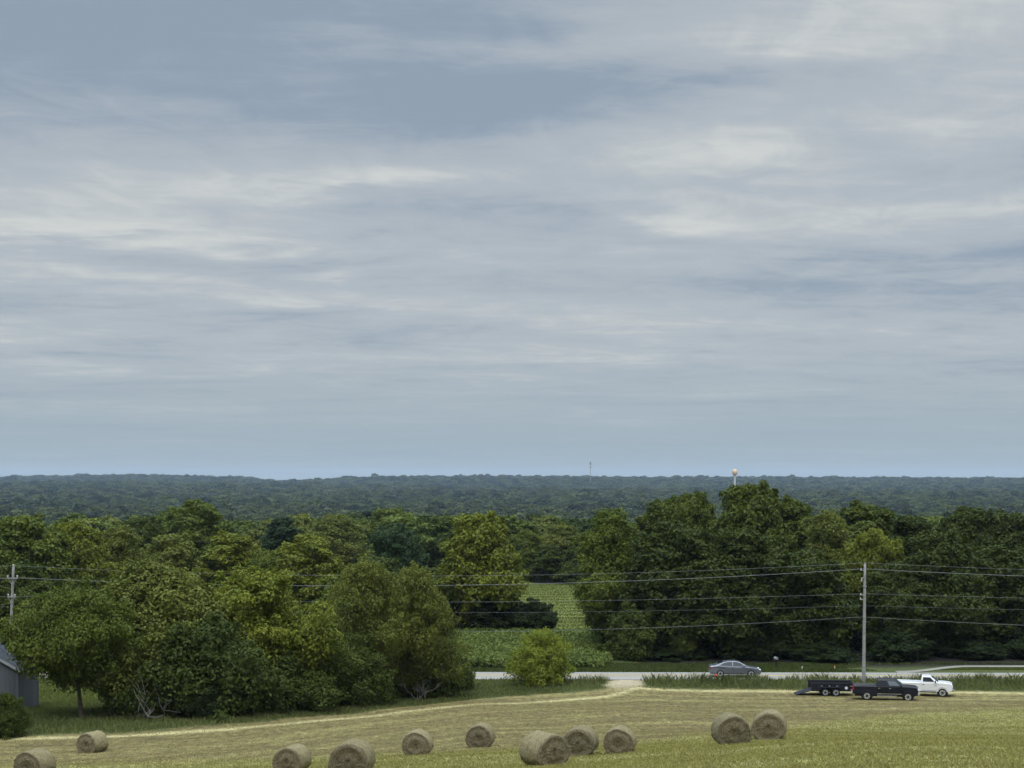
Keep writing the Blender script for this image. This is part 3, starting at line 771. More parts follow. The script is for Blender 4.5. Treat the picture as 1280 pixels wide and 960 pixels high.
BALES = [  # px, bottom row, width of its end in px, yaw (deg), label
    (40, 972, 40, 24, 'hay bale cut off by the bottom edge at the far left'),
    (113, 941, 30, 33, 'hay bale alone near the tall grass on the left, its side turned right'),
    (364, 965, 38, 24, 'hay bale with its side showing on the right, left of the bottom-edge pair'),
    (439, 970, 51, 10, 'big hay bale facing the camera at the bottom edge, right one of its pair'),
    (522, 944, 36, 8, 'small hay bale between the bottom-edge pair and the one farther back'),
    (601, 934, 34, 12, 'hay bale standing farthest up-field on its own at the middle'),
    (682, 957, 49, -33, 'hay bale with a greenish side turned left, in front of another'),
    (727, 945, 42, 16, 'hay bale tucked behind the greenish-sided one, with a pale rim'),
    (777, 942, 37, 14, 'small dark hay bale right of the overlapping two'),
    (917, 931, 45, -4, 'hay bale on the left of the close pair below the sedan'),
    (964, 924.5, 43, 17, 'hay bale on the right of the close pair below the sedan'),
]
for i, (px, row, wpx, yaw, lb) in enumerate(BALES):
    # distance from the ground and from the apparent size, averaged
    xg, yg = hit(px, row); Yw = 1.52 * F / wpx
    x, Y = xg, yg
    me, st = bales_m[i % 4]
    o = link('hay_bale', me); s = wpx / F * Y / 1.52
    s = min(max(s, 0.88), 1.15)
    print('bale', px, round(yg, 1), round(Yw, 1), round(s, 2))
    dzx = (gz(x + 0.5, Y) - gz(x - 0.5, Y))
    o.location = (x, Y + 0.5, gz(x, Y + 0.3) - 0.09); o.rotation_euler = (0, -math.atan(dzx), R(-yaw * (1 if yaw < 0 else 0.7))); o.scale = (s * (1 if i % 2 else -1), s, s)
    tag(o, lb, 'hay bale', 'round hay bales on the mown field')
    link('loose_straw', st, o)

# ------------------------------------------------------------------ vehicles
M_NAVY = simple('navy_paint', (0.004, 0.005, 0.010), 0.4, 0.25, coat=0.15, vary=0.1)
M_WHITE = simple('white_paint', (0.62, 0.62, 0.61), 0.35, 0.5, coat=0.6, vary=0.03)
M_SILVER = simple('blue_grey_paint', (0.135, 0.145, 0.17), 0.30, 0.5, metal=0.45, coat=0.7, vary=0.05)
M_GLASS = simple('tinted_glass', (0.010, 0.012, 0.014), 0.08, 0.6, vary=0.05)
M_SHIELD = simple('clear_glass', (0.10, 0.12, 0.13), 0.10, 0.7, vary=0.1)
M_TYRE = simple('tyre_rubber', (0.016, 0.016, 0.016), 0.85, 0.2)
M_RIM = simple('bright_rim', (0.62, 0.62, 0.63), 0.3, 0.5, metal=0.7)
M_CHROME = simple('chrome', (0.66, 0.66, 0.67), 0.2, 0.5, metal=0.9)
M_BLACK = simple('black_plastic', (0.014, 0.014, 0.015), 0.6, 0.3)
M_RED = simple('red_lens', (0.30, 0.012, 0.012), 0.25, 0.5)
M_LAMP = simple('lamp_lens', (0.68, 0.69, 0.70), 0.15, 0.6)
M_STEEL = simple('black_steel', (0.010, 0.010, 0.016), 0.6, 0.2, vary=0.3)
M_GREYSTEEL = simple('galvanised_steel', (0.28, 0.285, 0.29), 0.6, 0.3, metal=0.4)

def bool_cut(o, cutters):
    for c in cutters:
        md = o.modifiers.new('cut', 'BOOLEAN'); md.operation = 'DIFFERENCE'; md.object = c; md.solver = 'EXACT'
    bpy.context.view_layer.update()
    dg = bpy.context.evaluated_depsgraph_get()
    me = bpy.data.meshes.new_from_object(o.evaluated_get(dg))
    o.modifiers.clear(); old = o.data; o.data = me
    for c in cutters:
        m = c.data; bpy.data.objects.remove(c); bpy.data.meshes.remove(m)
def profile_bm(pts, hw, bevel=0.05, taper=None):
    """pts: (x, z) outline of the side view, extruded to +-hw; taper(x, z) -> factor on y"""
    bm = bmesh.new(); L = []; Rr = []
    for x, z in pts:
        k = taper(x, z) if taper else 1
        L.append(bm.verts.new((x, hw * k, z))); Rr.append(bm.verts.new((x, -hw * k, z)))
    n = len(pts)
    bm.faces.new(L); bm.faces.new(Rr[::-1])
    for i in range(n): bm.faces.new((L[i], Rr[i], Rr[(i + 1) % n], L[(i + 1) % n]))
    bmesh.ops.recalc_face_normals(bm, faces=bm.faces)
    if bevel: bmesh.ops.bevel(bm, geom=list(bm.edges), offset=bevel, segments=2, affect='EDGES', profile=0.5, clamp_overlap=True)
    return bm
def cyl_y(bm, c, r, y0, y1, seg=28, r2=None):
    add_cyl(bm, (c[0], y0, c[1]), (c[0], y1, c[1]), r, r2 or r, seg)
def wheel(parent, x, y, r, w, mat_rim, spokes=6):
    s = 1 if y > 0 else -1
    t = bmesh.new(); cyl_y(t, (x, r), r, y - w / 2, y + w / 2, 32)
    bmesh.ops.bevel(t, geom=[e for e in t.edges if abs(abs(e.verts[0].co.y - y) - w / 2) < 1e-4 and abs(e.verts[0].co.y - e.verts[1].co.y) < 1e-4], offset=0.03, segments=2, affect='EDGES')
    wh = bm_obj('wheel', t, M_TYRE, parent)
    rm = bmesh.new(); ri = r * 0.66
    cyl_y(rm, (x, r), ri, y + s * (w / 2 - 0.06), y + s * (w / 2 + 0.004), 28)
    rim = bm_obj('rim', rm, mat_rim, wh)
    hb = bmesh.new(); yo = y + s * (w / 2 + 0.007); yi = y + s * (w / 2 - 0.02)
    n = spokes * 4; ring = [ri * (0.86 if k % 4 in (0, 1) else 0.36) for k in range(n)]
    P = [(x + math.cos(2 * math.pi * k / n) * ring[k], r + math.sin(2 * math.pi * k / n) * ring[k]) for k in range(n)]
    A = [hb.verts.new((px_, yo, pz_)) for px_, pz_ in P]; B = [hb.verts.new((px_, yi, pz_)) for px_, pz_ in P]
    hb.faces.new(A); hb.faces.new(B[::-1])
    for k in range(n): hb.faces.new((A[k], B[k], B[(k + 1) % n], A[(k + 1) % n]))
    bm_obj('rim_opening', hb, M_BLACK, rim)
    return wh
def lerp(a, b, t): return tuple(a[i] + (b[i] - a[i]) * t for i in range(3))
def pane(parent, name, quad, mat, inset=0.06, push=0.006, thick=0.012):
    """a thin pane on a planar quad (4 points, counter-clockwise seen from outside)"""
    q = [Vector(p) for p in quad]; c = sum(q, Vector()) / 4
    n = (q[1] - q[0]).cross(q[3] - q[0]).normalized()
    q2 = [p + (c - p).normalized() * min(inset, (c - p).length * 0.4) for p in q]
    bm = bmesh.new()
    a = [bm.verts.new(p + n * push) for p in q2]; b = [bm.verts.new(p - n * thick) for p in q2]
    bm.faces.new(a); bm.faces.new(b[::-1])
    for i in range(4): bm.faces.new((a[i], b[i], b[(i + 1) % 4], a[(i + 1) % 4]))
    return bm_obj(name, bm, mat, parent)
def greenhouse(parent, name, low, high, zl, zh, wl, wh, mat, bev=0.05):
    """low/high: (x rear, x front) at belt and roof"""
    bm = bmesh.new()
    P = [(low[0], zl, wl), (low[1], zl, wl), (high[1], zh, wh), (high[0], zh, wh)]
    L = [bm.verts.new((x, w, z)) for x, z, w in P]; Rr = [bm.verts.new((x, -w, z)) for x, z, w in P]
    bm.faces.new(L); bm.faces.new(Rr[::-1])
    for i in range(4): bm.faces.new((L[i], Rr[i], Rr[(i + 1) % 4], L[(i + 1) % 4]))
    bmesh.ops.recalc_face_normals(bm, faces=bm.faces)
    bmesh.ops.bevel(bm, geom=list(bm.edges), offset=bev, segments=3, affect='EDGES', profile=0.5)
    return bm_obj(name, bm, mat, parent, False)
def side_pt(low, high, zl, zh, wl, wh, u, v, s):
    """point on the side of a greenhouse: u along x (0 rear..1 front), v up"""
    xr = low[0] + (high[0] - low[0]) * v; xf = low[1] + (high[1] - low[1]) * v
    return (xr + (xf - xr) * u, s * (wl + (wh - wl) * v), zl + (zh - zl) * v)
def side_window(parent, name, G, u0, u1, v0, v1, s, mat, slant=(0, 0), push=0.006):
    q = [side_pt(*G, u0, v0, s), side_pt(*G, u1, v0, s), side_pt(*G, u1 + slant[1], v1, s), side_pt(*G, u0 + slant[0], v1, s)]
    if s > 0: q = q[::-1]
    return pane(parent, name, q, mat, 0.02, push)

def pickup(name, label, loc, rz, paint, crew, chrome_trim):
    e = empty(name, loc, rz, label, 'pickup truck')
    L2 = 2.92; hw = 1.0; ra, fa, wr = -1.64, 2.0, 0.41
    cr = -0.80 if crew else 0.02       # back of the cab
    pts = [(-L2, 0.62), (-L2 - 0.02, 1.00), (-L2 + 0.02, 1.36), (cr - 0.04, 1.34), (1.60, 1.37), (2.1, 1.36), (2.66, 1.31), (2.87, 1.22), (2.92, 0.92), (2.86, 0.56), (2.5, 0.48), (-2.5, 0.50)]
    body = bm_obj('body', profile_bm(pts, hw, 0.05, lambda x, z: (1 - 0.04 * max(0, z - 0.9) / 0.45) * (1 - 0.05 * max(0, x - 1.7) / 1.1)), paint, e)
    cut = []
    for ax in (ra, fa):
        for s in (-1, 1):
            b = bmesh.new(); cyl_y(b, (ax, wr + 0.03), 0.52, s * 0.62, s * 1.2, 36); cut.append(bm_obj('cutter', b, paint))
    b = bmesh.new(); add_box(b, ((cr - 0.08 - L2 + 0.07) / 2, 0, 1.25), (cr - 0.08 + L2 - 0.07, 1.62, 0.80)); cut.append(bm_obj('cutter', b, paint))
    bool_cut(body, cut)
    G = ((cr, 1.66), (cr + 0.12, 0.92), 1.33, 1.95, 0.95, 0.76)
    cab = greenhouse(e, 'cab', G[0], G[1], *G[2:], paint)
    for s in (-1, 1):
        if crew:
            side_window(e, 'window', G, 0.045, 0.43, 0.14, 0.84, s, M_GLASS, (0.02, 0.0))
            side_window(e, 'window', G, 0.48, 0.90, 0.14, 0.84, s, M_SHIELD if s < 0 else M_GLASS, (0.0, 0.02))
        else:
            side_window(e, 'window', G, 0.12, 0.84, 0.14, 0.84, s, M_GLASS, (0.0, 0.03))
        # doors: a slightly proud skin below the belt
        spans = [(cr + 0.10, cr + 1.04), (cr + 1.08, 1.40)] if crew else [(cr + 0.12, 1.40)]
        for x0, x1 in spans:
            if crew and x0 < cr + 0.5: x0 += 0.0
            b = bmesh.new(); add_box(b, ((x0 + x1) / 2, s * 0.992, 0.94), (x1 - x0, 0.022, 0.64), bevel=0.008)
            d = bm_obj('door', b, paint, e)
            b = bmesh.new(); add_box(b, (x0 + 0.14, s * 1.016, 1.16), (0.20, 0.03, 0.045), bevel=0.01); bm_obj('handle', b, M_CHROME if chrome_trim else M_BLACK, d)
        b = bmesh.new(); add_box(b, (1.36, s * 1.13, 1.46), (0.10, 0.24, 0.24), bevel=0.03); add_box(b, (1.38, s * 0.99, 1.42), (0.06, 0.14, 0.05)); bm_obj('mirror', b, M_BLACK, e)
        b = bmesh.new(); add_box(b, ((cr + 1.1) / 2, s * 1.02, 0.45), (1.2 - cr - 0.3, 0.16, 0.06), bevel=0.015); bm_obj('running_board', b, M_CHROME if chrome_trim else M_BLACK, e)
        if chrome_trim:
            b = bmesh.new(); add_box(b, ((cr + 1.45) / 2, s * 1.008, 0.66), (1.35 - cr, 0.02, 0.05)); bm_obj('side_trim', b, M_CHROME, e)
        b = bmesh.new(); add_box(b, (2.76, s * 0.80, 1.05), (0.34, 0.24, 0.24), bevel=0.04); bm_obj('headlight', b, M_LAMP, e)
        b = bmesh.new(); add_box(b, (-2.87, s * 0.90, 1.10), (0.14, 0.16, 0.36), bevel=0.02); bm_obj('tail_light', b, M_RED, e)
        for ax in (ra, fa):
            wheel(e, ax, s * 0.86, wr, 0.27, M_RIM)
        for ax in (ra, fa):
            b = bmesh.new(); cyl_y(b, (ax, wr + 0.03), 0.512, s * 0.63, s * 0.925, 30); bm_obj('arch_liner', b, M_BLACK, e)
        for ax in (ra, fa):   # arch lip
            acc = Acc(); th = np.linspace(R(-8), R(188), 18)
            acc.add(*tube_np(np.stack([ax + 0.525 * np.cos(th), np.full(18, s * 0.985), wr + 0.03 + 0.525 * np.sin(th)], -1), np.full(18, 0.022), 6))
            v, f = acc.get(); link('arch_trim', np_mesh('arch_trim', v, f, [paint], True), e)
    pane(e, 'windshield', [side_pt(*G, 1, 0.06, -1), side_pt(*G, 1, 0.06, 1), side_pt(*G, 1, 0.94, 1), side_pt(*G, 1, 0.94, -1)], M_SHIELD, 0.09)
    pane(e, 'rear_window', [side_pt(*G, 0, 0.2, 1), side_pt(*G, 0, 0.2, -1), side_pt(*G, 0, 0.9, -1), side_pt(*G, 0, 0.9, 1)], M_GLASS, 0.12)
    b = bmesh.new(); add_box(b, (2.88, 0, 1.02), (0.12, 1.30, 0.36), bevel=0.03); gr = bm_obj('grille', b, M_CHROME if chrome_trim else M_BLACK, e)
    b = bmesh.new()
    for z in (0.88, 1.03): add_box(b, (2.92, 0, z), (0.02, 1.16, 0.09))
    bm_obj('grille_opening', b, M_BLACK, gr)
    b = bmesh.new(); add_box(b, (2.95, 0, 0.64), (0.20, 1.94, 0.24), bevel=0.05); bm_obj('front_bumper', b, M_CHROME, e)
    b = bmesh.new(); add_box(b, (-3.0, 0, 0.66), (0.18, 1.90, 0.22), bevel=0.04); bm_obj('rear_bumper', b, M_CHROME, e)
    b = bmesh.new(); add_box(b, (-0.2, 0, 0.42), (5.0, 0.9, 0.18)); bm_obj('chassis', b, M_BLACK, e)
    e.scale = (0.90, 0.90, 0.87)
    if crew:
        b = bmesh.new(); add_box(b, ((cr - 0.06 - L2 + 0.04) / 2, 0, 1.37), (cr + L2 - 0.14, 1.70, 0.05), bevel=0.02); bm_obj('bed_cover', b, M_BLACK, e)
    return e

x, y, z = at(1106.5, 131.8)
pickup('pickup_truck', 'dark navy crew-cab pickup parked on the field in front of a white pickup', (x, y, z), R(-12), M_NAVY, True, True)
x, y, z = at(1150.5, 135.2)
pickup('pickup_truck', 'white single-cab pickup parked behind the dark pickup', (x, y, z), R(-15), M_WHITE, False, False)

def trailer():
    x, y, z = at(1039, 135.5)
    e = empty('dump_trailer', (x, y, z), R(-3), 'black two-axle dump trailer with its tail ramp down behind the dark pickup', 'trailer')
    Lh, hw, z0, z1 = 1.82, 0.98, 0.46, 1.04
    b = bmesh.new()
    for s in (-1, 1): add_box(b, (0, s * hw, (z0 + z1) / 2), (2 * Lh, 0.05, z1 - z0))
    add_box(b, (Lh - 0.025, 0, (z0 + z1) / 2), (0.05, 2 * hw - 0.06, z1 - z0)); add_box(b, (0, 0, z0 + 0.03), (2 * Lh - 0.1, 2 * hw - 0.06, 0.05))
    bx = bm_obj('box', b, M_STEEL, e)
    b = bmesh.new()
    for s in (-1, 1):
        add_box(b, (0, s * (hw + 0.03), z1 + 0.03), (2 * Lh + 0.06, 0.11, 0.08), bevel=0.01)
        for k in range(7): add_box(b, (-Lh + 0.05 + k * (2 * Lh - 0.1) / 6, s * (hw + 0.05), (z0 + z1) / 2 - 0.01), (0.07, 0.05, z1 - z0 - 0.03))
    bm_obj('rib_frame', b, M_BLACK, bx)
    b = bmesh.new()
    for s in (-1, 1): add_box(b, (0.1, s * 0.55, 0.42), (2 * Lh + 0.1, 0.10, 0.14))
    add_cyl(b, (Lh, 0.45, 0.46), (Lh + 1.25, 0, 0.48), 0.055); add_cyl(b, (Lh, -0.45, 0.46), (Lh + 1.25, 0, 0.48), 0.055)
    bm_obj('chassis', b, M_STEEL, e)
    b = bmesh.new(); add_cyl(b, (Lh + 0.75, 0, 0.05), (Lh + 0.75, 0, 0.95), 0.04); bm_obj('jack', b, M_GREYSTEEL, e)
    for s in (-1, 1):
        for ax in (-0.66, 0.22): wheel(e, ax, s * 1.14, 0.33, 0.22, M_GREYSTEEL, 5)
        b = bmesh.new()
        add_box(b, (-0.22, s * 1.16, 0.74), (1.60, 0.28, 0.04)); add_box(b, (-1.06, s * 1.16, 0.62), (0.04, 0.28, 0.28), Matrix.Rotation(R(30), 3, 'Y')); add_box(b, (0.62, s * 1.16, 0.62), (0.04, 0.28, 0.28), Matrix.Rotation(R(-30), 3, 'Y'))
        bm_obj('fender', b, M_STEEL, e)
        for xx in (-0.95, -0.3, 0.35, 1.5):
            b = bmesh.new(); add_box(b, (xx, s * (hw + 0.078), 0.86), (0.16, 0.02, 0.06)); bm_obj('reflector', b, M_GREYSTEEL, e)
        b = bmesh.new(); cyl_y(b, (1.10, 0.70), 0.12, s * (hw + 0.03), s * (hw + 0.085), 16); bm_obj('decal', b, M_LAMP, e)
    b = bmesh.new()
    add_box(b, (-Lh - 0.58, 0, 0.25), (1.35, 1.6, 0.05), Matrix.Rotation(R(-17), 3, 'Y'))
    bm_obj('ramp', b, M_STEEL, e)
trailer()

def sedan():
    px, Y = 918, 147.2
    x, _, _ = at(px, Y); Y = float(y_road(x)) - 0.6; x = (px - 640) / F * Y
    e = empty('sedan', (x, Y, -18.0 + 0.07), R(-2), 'blue-grey sedan driving along the road', 'car')
    hw = 0.91; ra, fa, wr = -1.36, 1.42, 0.335
    pts = [(-2.32, 0.42), (-2.38, 0.62), (-2.36, 0.92), (-2.22, 1.03), (-1.60, 1.05), (-0.4, 0.97), (0.75, 0.96), (1.5, 0.90), (2.05, 0.80), (2.32, 0.66), (2.38, 0.46), (2.25, 0.26), (-2.2, 0.28)]
    body = bm_obj('body', profile_bm(pts, hw, 0.05, lambda xx, zz: (1 - 0.07 * max(0, zz - 0.65) / 0.4) * (1 - 0.10 * max(0, abs(xx) - 1.6) / 0.75)), M_SILVER, e)
    cut = []
    for ax in (ra, fa):
        for s in (-1, 1):
            b = bmesh.new(); cyl_y(b, (ax, wr + 0.02), 0.405, s * 0.60, s * 1.1, 32); cut.append(bm_obj('cutter', b, M_SILVER))
    bool_cut(body, cut)
    # curved roof: rear glass, roof and windscreen in one arched cabin
    rp = [(-1.95, 1.02), (-1.55, 1.18), (-1.05, 1.36), (-0.45, 1.45), (0.05, 1.44), (0.45, 1.36), (0.95, 1.10), (1.25, 0.92), (0.6, 0.92), (-1.3, 0.96)]
    cab = bm_obj('cabin', profile_bm(rp, 0.80, 0.035, lambda xx, zz: 1 - 0.26 * max(0, zz - 0.98) / 0.45), M_SILVER, e)
    def sy(zz): return 0.80 * (1 - 0.26 * max(0, zz - 0.98) / 0.45) + 0.004
    for s in (-1, 1):
        for poly in ([(-1.42, 1.06), (-0.28, 1.06), (-0.28, 1.38), (-0.62, 1.375), (-1.02, 1.28)], [(-0.20, 1.06), (0.86, 1.05), (0.42, 1.30), (0.12, 1.375), (-0.20, 1.38)]):
            bm = bmesh.new()
            a = [bm.verts.new((px_, s * (sy(pz_)), pz_)) for px_, pz_ in poly]; c = [bm.verts.new((px_, s * (sy(pz_) - 0.03), pz_)) for px_, pz_ in poly]
            bm.faces.new(a); bm.faces.new(c[::-1])
            for i in range(len(poly)): bm.faces.new((a[i], c[i], c[(i + 1) % len(poly)], a[(i + 1) % len(poly)]))
            bm_obj('window', bm, M_GLASS, e)
        for x0, x1 in ((-1.0, -0.24), (-0.20, 0.86)):
            b = bmesh.new(); add_box(b, ((x0 + x1) / 2, s * 0.893, 0.66), (x1 - x0, 0.03, 0.50), bevel=0.012); d = bm_obj('door', b, M_SILVER, e)
            b = bmesh.new(); add_box(b, (x0 + 0.14, s * 0.915, 0.84), (0.18, 0.02, 0.03)); bm_obj('handle', b, M_CHROME, d)
        b = bmesh.new(); add_box(b, (0.74, s * 0.96, 1.05), (0.16, 0.18, 0.12), bevel=0.03); bm_obj('mirror', b, M_SILVER, e)
        b = bmesh.new(); add_box(b, (2.17, s * 0.66, 0.70), (0.26, 0.30, 0.10), bevel=0.03); bm_obj('headlight', b, M_LAMP, e)
        b = bmesh.new(); add_box(b, (-2.27, s * 0.66, 0.86), (0.16, 0.34, 0.14), bevel=0.03); bm_obj('tail_light', b, M_RED, e)
        for ax in (ra, fa): wheel(e, ax, s * 0.79, wr, 0.21, M_RIM, 5)
    def strip_glass(name, p0, p1, w0, w1):
        n = Vector((-(p1[1] - p0[1]), 0, p1[0] - p0[0])).normalized() * 0.008
        if n.z < 0: n = -n
        bm = bmesh.new(); vs = []
        for k in (1, -1.5):
            vs.append([bm.verts.new((p0[0] + n.x * k, -w0, p0[1] + n.z * k)), bm.verts.new((p0[0] + n.x * k, w0, p0[1] + n.z * k)), bm.verts.new((p1[0] + n.x * k, w1, p1[1] + n.z * k)), bm.verts.new((p1[0] + n.x * k, -w1, p1[1] + n.z * k))])
        bm.faces.new(vs[0]); bm.faces.new(vs[1][::-1])
        for i in range(4): bm.faces.new((vs[0][i], vs[1][i], vs[1][(i + 1) % 4], vs[0][(i + 1) % 4]))
        bm_obj(name, bm, M_GLASS, e)
    strip_glass('windshield', (0.93, 1.11), (0.49, 1.337), 0.66, 0.56)
    strip_glass('rear_window', (-1.52, 1.192), (-1.08, 1.348), 0.66, 0.58)
    b = bmesh.new(); add_box(b, (2.33, 0, 0.48), (0.10, 1.1, 0.16), bevel=0.02); bm_obj('grille', b, M_BLACK, e)
sedan()

# ------------------------------------------------------------------ poles and wires
M_POLE = simple('weathered_pole', (0.23, 0.225, 0.215), 0.9, 0.2, vary=0.18, scale=3, bump=0.3)
M_WIRE = simple('aluminium_wire', (0.17, 0.175, 0.175), 0.6, 0.3, metal=0.2)
M_INS = simple('porcelain', (0.34, 0.33, 0.32), 0.3, 0.5)
RP = at(1079.5, 142.2); LP = at(11, 146.0)
R_ROWS = [703.5, 711, 742, 757, 771]; L_ROWS = [707, 722, 745, 758, 774]
Zr = [-(r - 600) / F * RP[1] for r in R_ROWS]; Zl = [-(r - 600) / F * LP[1] for r in L_ROWS]
OFF_R = [0.0, -0.14, -0.2, -0.2, -0.18]; OFF_L = [0.1, 0.45, 0.3, -0.3, -0.2]
def pole(base, ztop, lean, label, cross):
    h = ztop - base[2]
    e = empty('utility_pole', base, 0, label, 'utility pole', 'utility poles along the road')
    n = 14; t = np.linspace(0, 1, n)
    path = np.stack([lean * t, np.zeros(n), -0.5 + (h + 0.5) * t], -1)
    v, f = tube_np(path, 0.17 - 0.06 * t, 12); v = np.concatenate([v, path[-1:] + [[0, 0, 0.03]]])
    f4 = np.concatenate([f, np.array([[(n - 1) * 12 + j, (n - 1) * 12 + (j + 1) % 12, len(v) - 1, len(v) - 1] for j in range(12)])])
    bm = bmesh.new(); vs = [bm.verts.new(p) for p in v]
    for q in f: bm.faces.new([vs[i] for i in q])
    for j in range(12): bm.faces.new((vs[(n - 1) * 12 + j], vs[(n - 1) * 12 + (j + 1) % 12], vs[-1]))
    bm_obj('shaft', bm, M_POLE, e, True)
    def xl(zz): return lean * zz / h
    if cross:
        for zz, w in ((h - 1.05, 0.9), (h - 2.75, 0.7)):
            b = bmesh.new(); add_box(b, (xl(zz), -0.17, zz), (w * 2 * 0.55, 0.1, 0.11), bevel=0.01); ca = bm_obj('crossarm', b, M_POLE, e)
            b = bmesh.new(); add_cyl(b, (xl(zz) + 0.42 * w, -0.17, zz - 0.05), (xl(zz), -0.17, zz - 0.62), 0.022); add_cyl(b, (xl(zz) - 0.42 * w, -0.17, zz - 0.05), (xl(zz), -0.17, zz - 0.62), 0.022); bm_obj('brace', b, M_GREYSTEEL, ca)
        for xx, zz in ((-0.42, h - 0.97), (0.44, h - 0.97), (-0.3, h - 2.67), (0.3, h - 2.67), (0.0, h + 0.02)):
            b = bmesh.new(); o = xl(zz) + xx; yy = -0.17 if xx else 0
            add_cyl(b, (o, yy, zz - 0.02), (o, yy, zz + 0.10), 0.06); add_cyl(b, (o, yy, zz + 0.11), (o, yy, zz + 0.2), 0.085, 0.05); bm_obj('insulator', b, M_INS, e)
    else:
        for k, zz in enumerate((h - 0.55, h - 2.75, h - 3.15)):
            b = bmesh.new(); add_cyl(b, (xl(zz), 0, zz), (xl(zz) - 0.38, -0.05, zz + 0.05), 0.03); br = bm_obj('bracket', b, M_GREYSTEEL, e)
            b = bmesh.new(); add_cyl(b, (xl(zz) - 0.36, -0.05, zz + 0.02), (xl(zz) - 0.36, -0.05, zz + 0.2), 0.07, 0.045); bm_obj('insulator', b, M_INS, br)
        b = bmesh.new(); add_cyl(b, (xl(h), 0, h - 0.02), (xl(h), 0, h + 0.18), 0.06, 0.04); bm_obj('insulator', b, M_INS, e)
        zz = h - 1.35; b = bmesh.new(); add_cyl(b, (xl(zz) - 0.32, -0.1, zz - 0.16), (xl(zz) - 0.28, -0.1, zz + 0.2), 0.06); add_cyl(b, (xl(zz), 0, zz + 0.18), (xl(zz) - 0.3, -0.1, zz + 0.18), 0.02); bm_obj('cutout_fuse', b, M_INS, e)
        zz = h - 2.0
        for zb in (h - 1.95, h - 5.1):
            b = bmesh.new(); add_cyl(b, (xl(zb), 0, zb - 0.06), (xl(zb), 0, zb + 0.06), 0.165); bm_obj('band', b, M_GREYSTEEL, e)
    return e
pole((RP[0], RP[1], RP[2]), Zr[0] - 0.15, 0.12, 'tall grey utility pole without crossarms behind the parked pickups', False)
pole((LP[0], LP[1], LP[2]), Zl[0] - 0.1, 0.42, 'grey utility pole with crossarms at the far left', True)
WLAB = ['topmost thin wire strung between the two utility poles', 'thick pale cable just below the topmost wire', 'third wire down on the utility poles', 'faint fourth wire down on the utility poles', 'lowest wire on the utility poles, sagging in front of the crop field']
SAG = [1.05, 1.1, 0.65, 0.6, 1.25]; RAD = [0.010, 0.019, 0.010, 0.007, 0.013]
for k in range(5):
    a = np.array([LP[0] + 0.35 + OFF_L[k] * 0.6, LP[1] - 0.17, Zl[k]]); b = np.array([RP[0] + 0.1 + OFF_R[k], RP[1] - 0.06, Zr[k]])
    span = b - a
    c = b + np.array([82, -3.0, 0.1]); d = a - np.array([80, -4, 0.3])
    pts = []
    for p, q, s in ((d, a, SAG[k]), (a, b, SAG[k]), (b, c, SAG[k])):
        t = np.linspace(0, 1, 41)[:, None]
        pp = p + (q - p) * t; pp[:, 2:3] -= 4 * s * t * (1 - t)
        pts.append(pp if not pts else pp[1:])
    v, f = tube_np(np.concatenate(pts), np.full(121, RAD[k]), 5)
    tag(link('power_line', np_mesh('power_line', v, f, [M_WIRE], True)), WLAB[k], 'power line', 'wires between the utility poles')

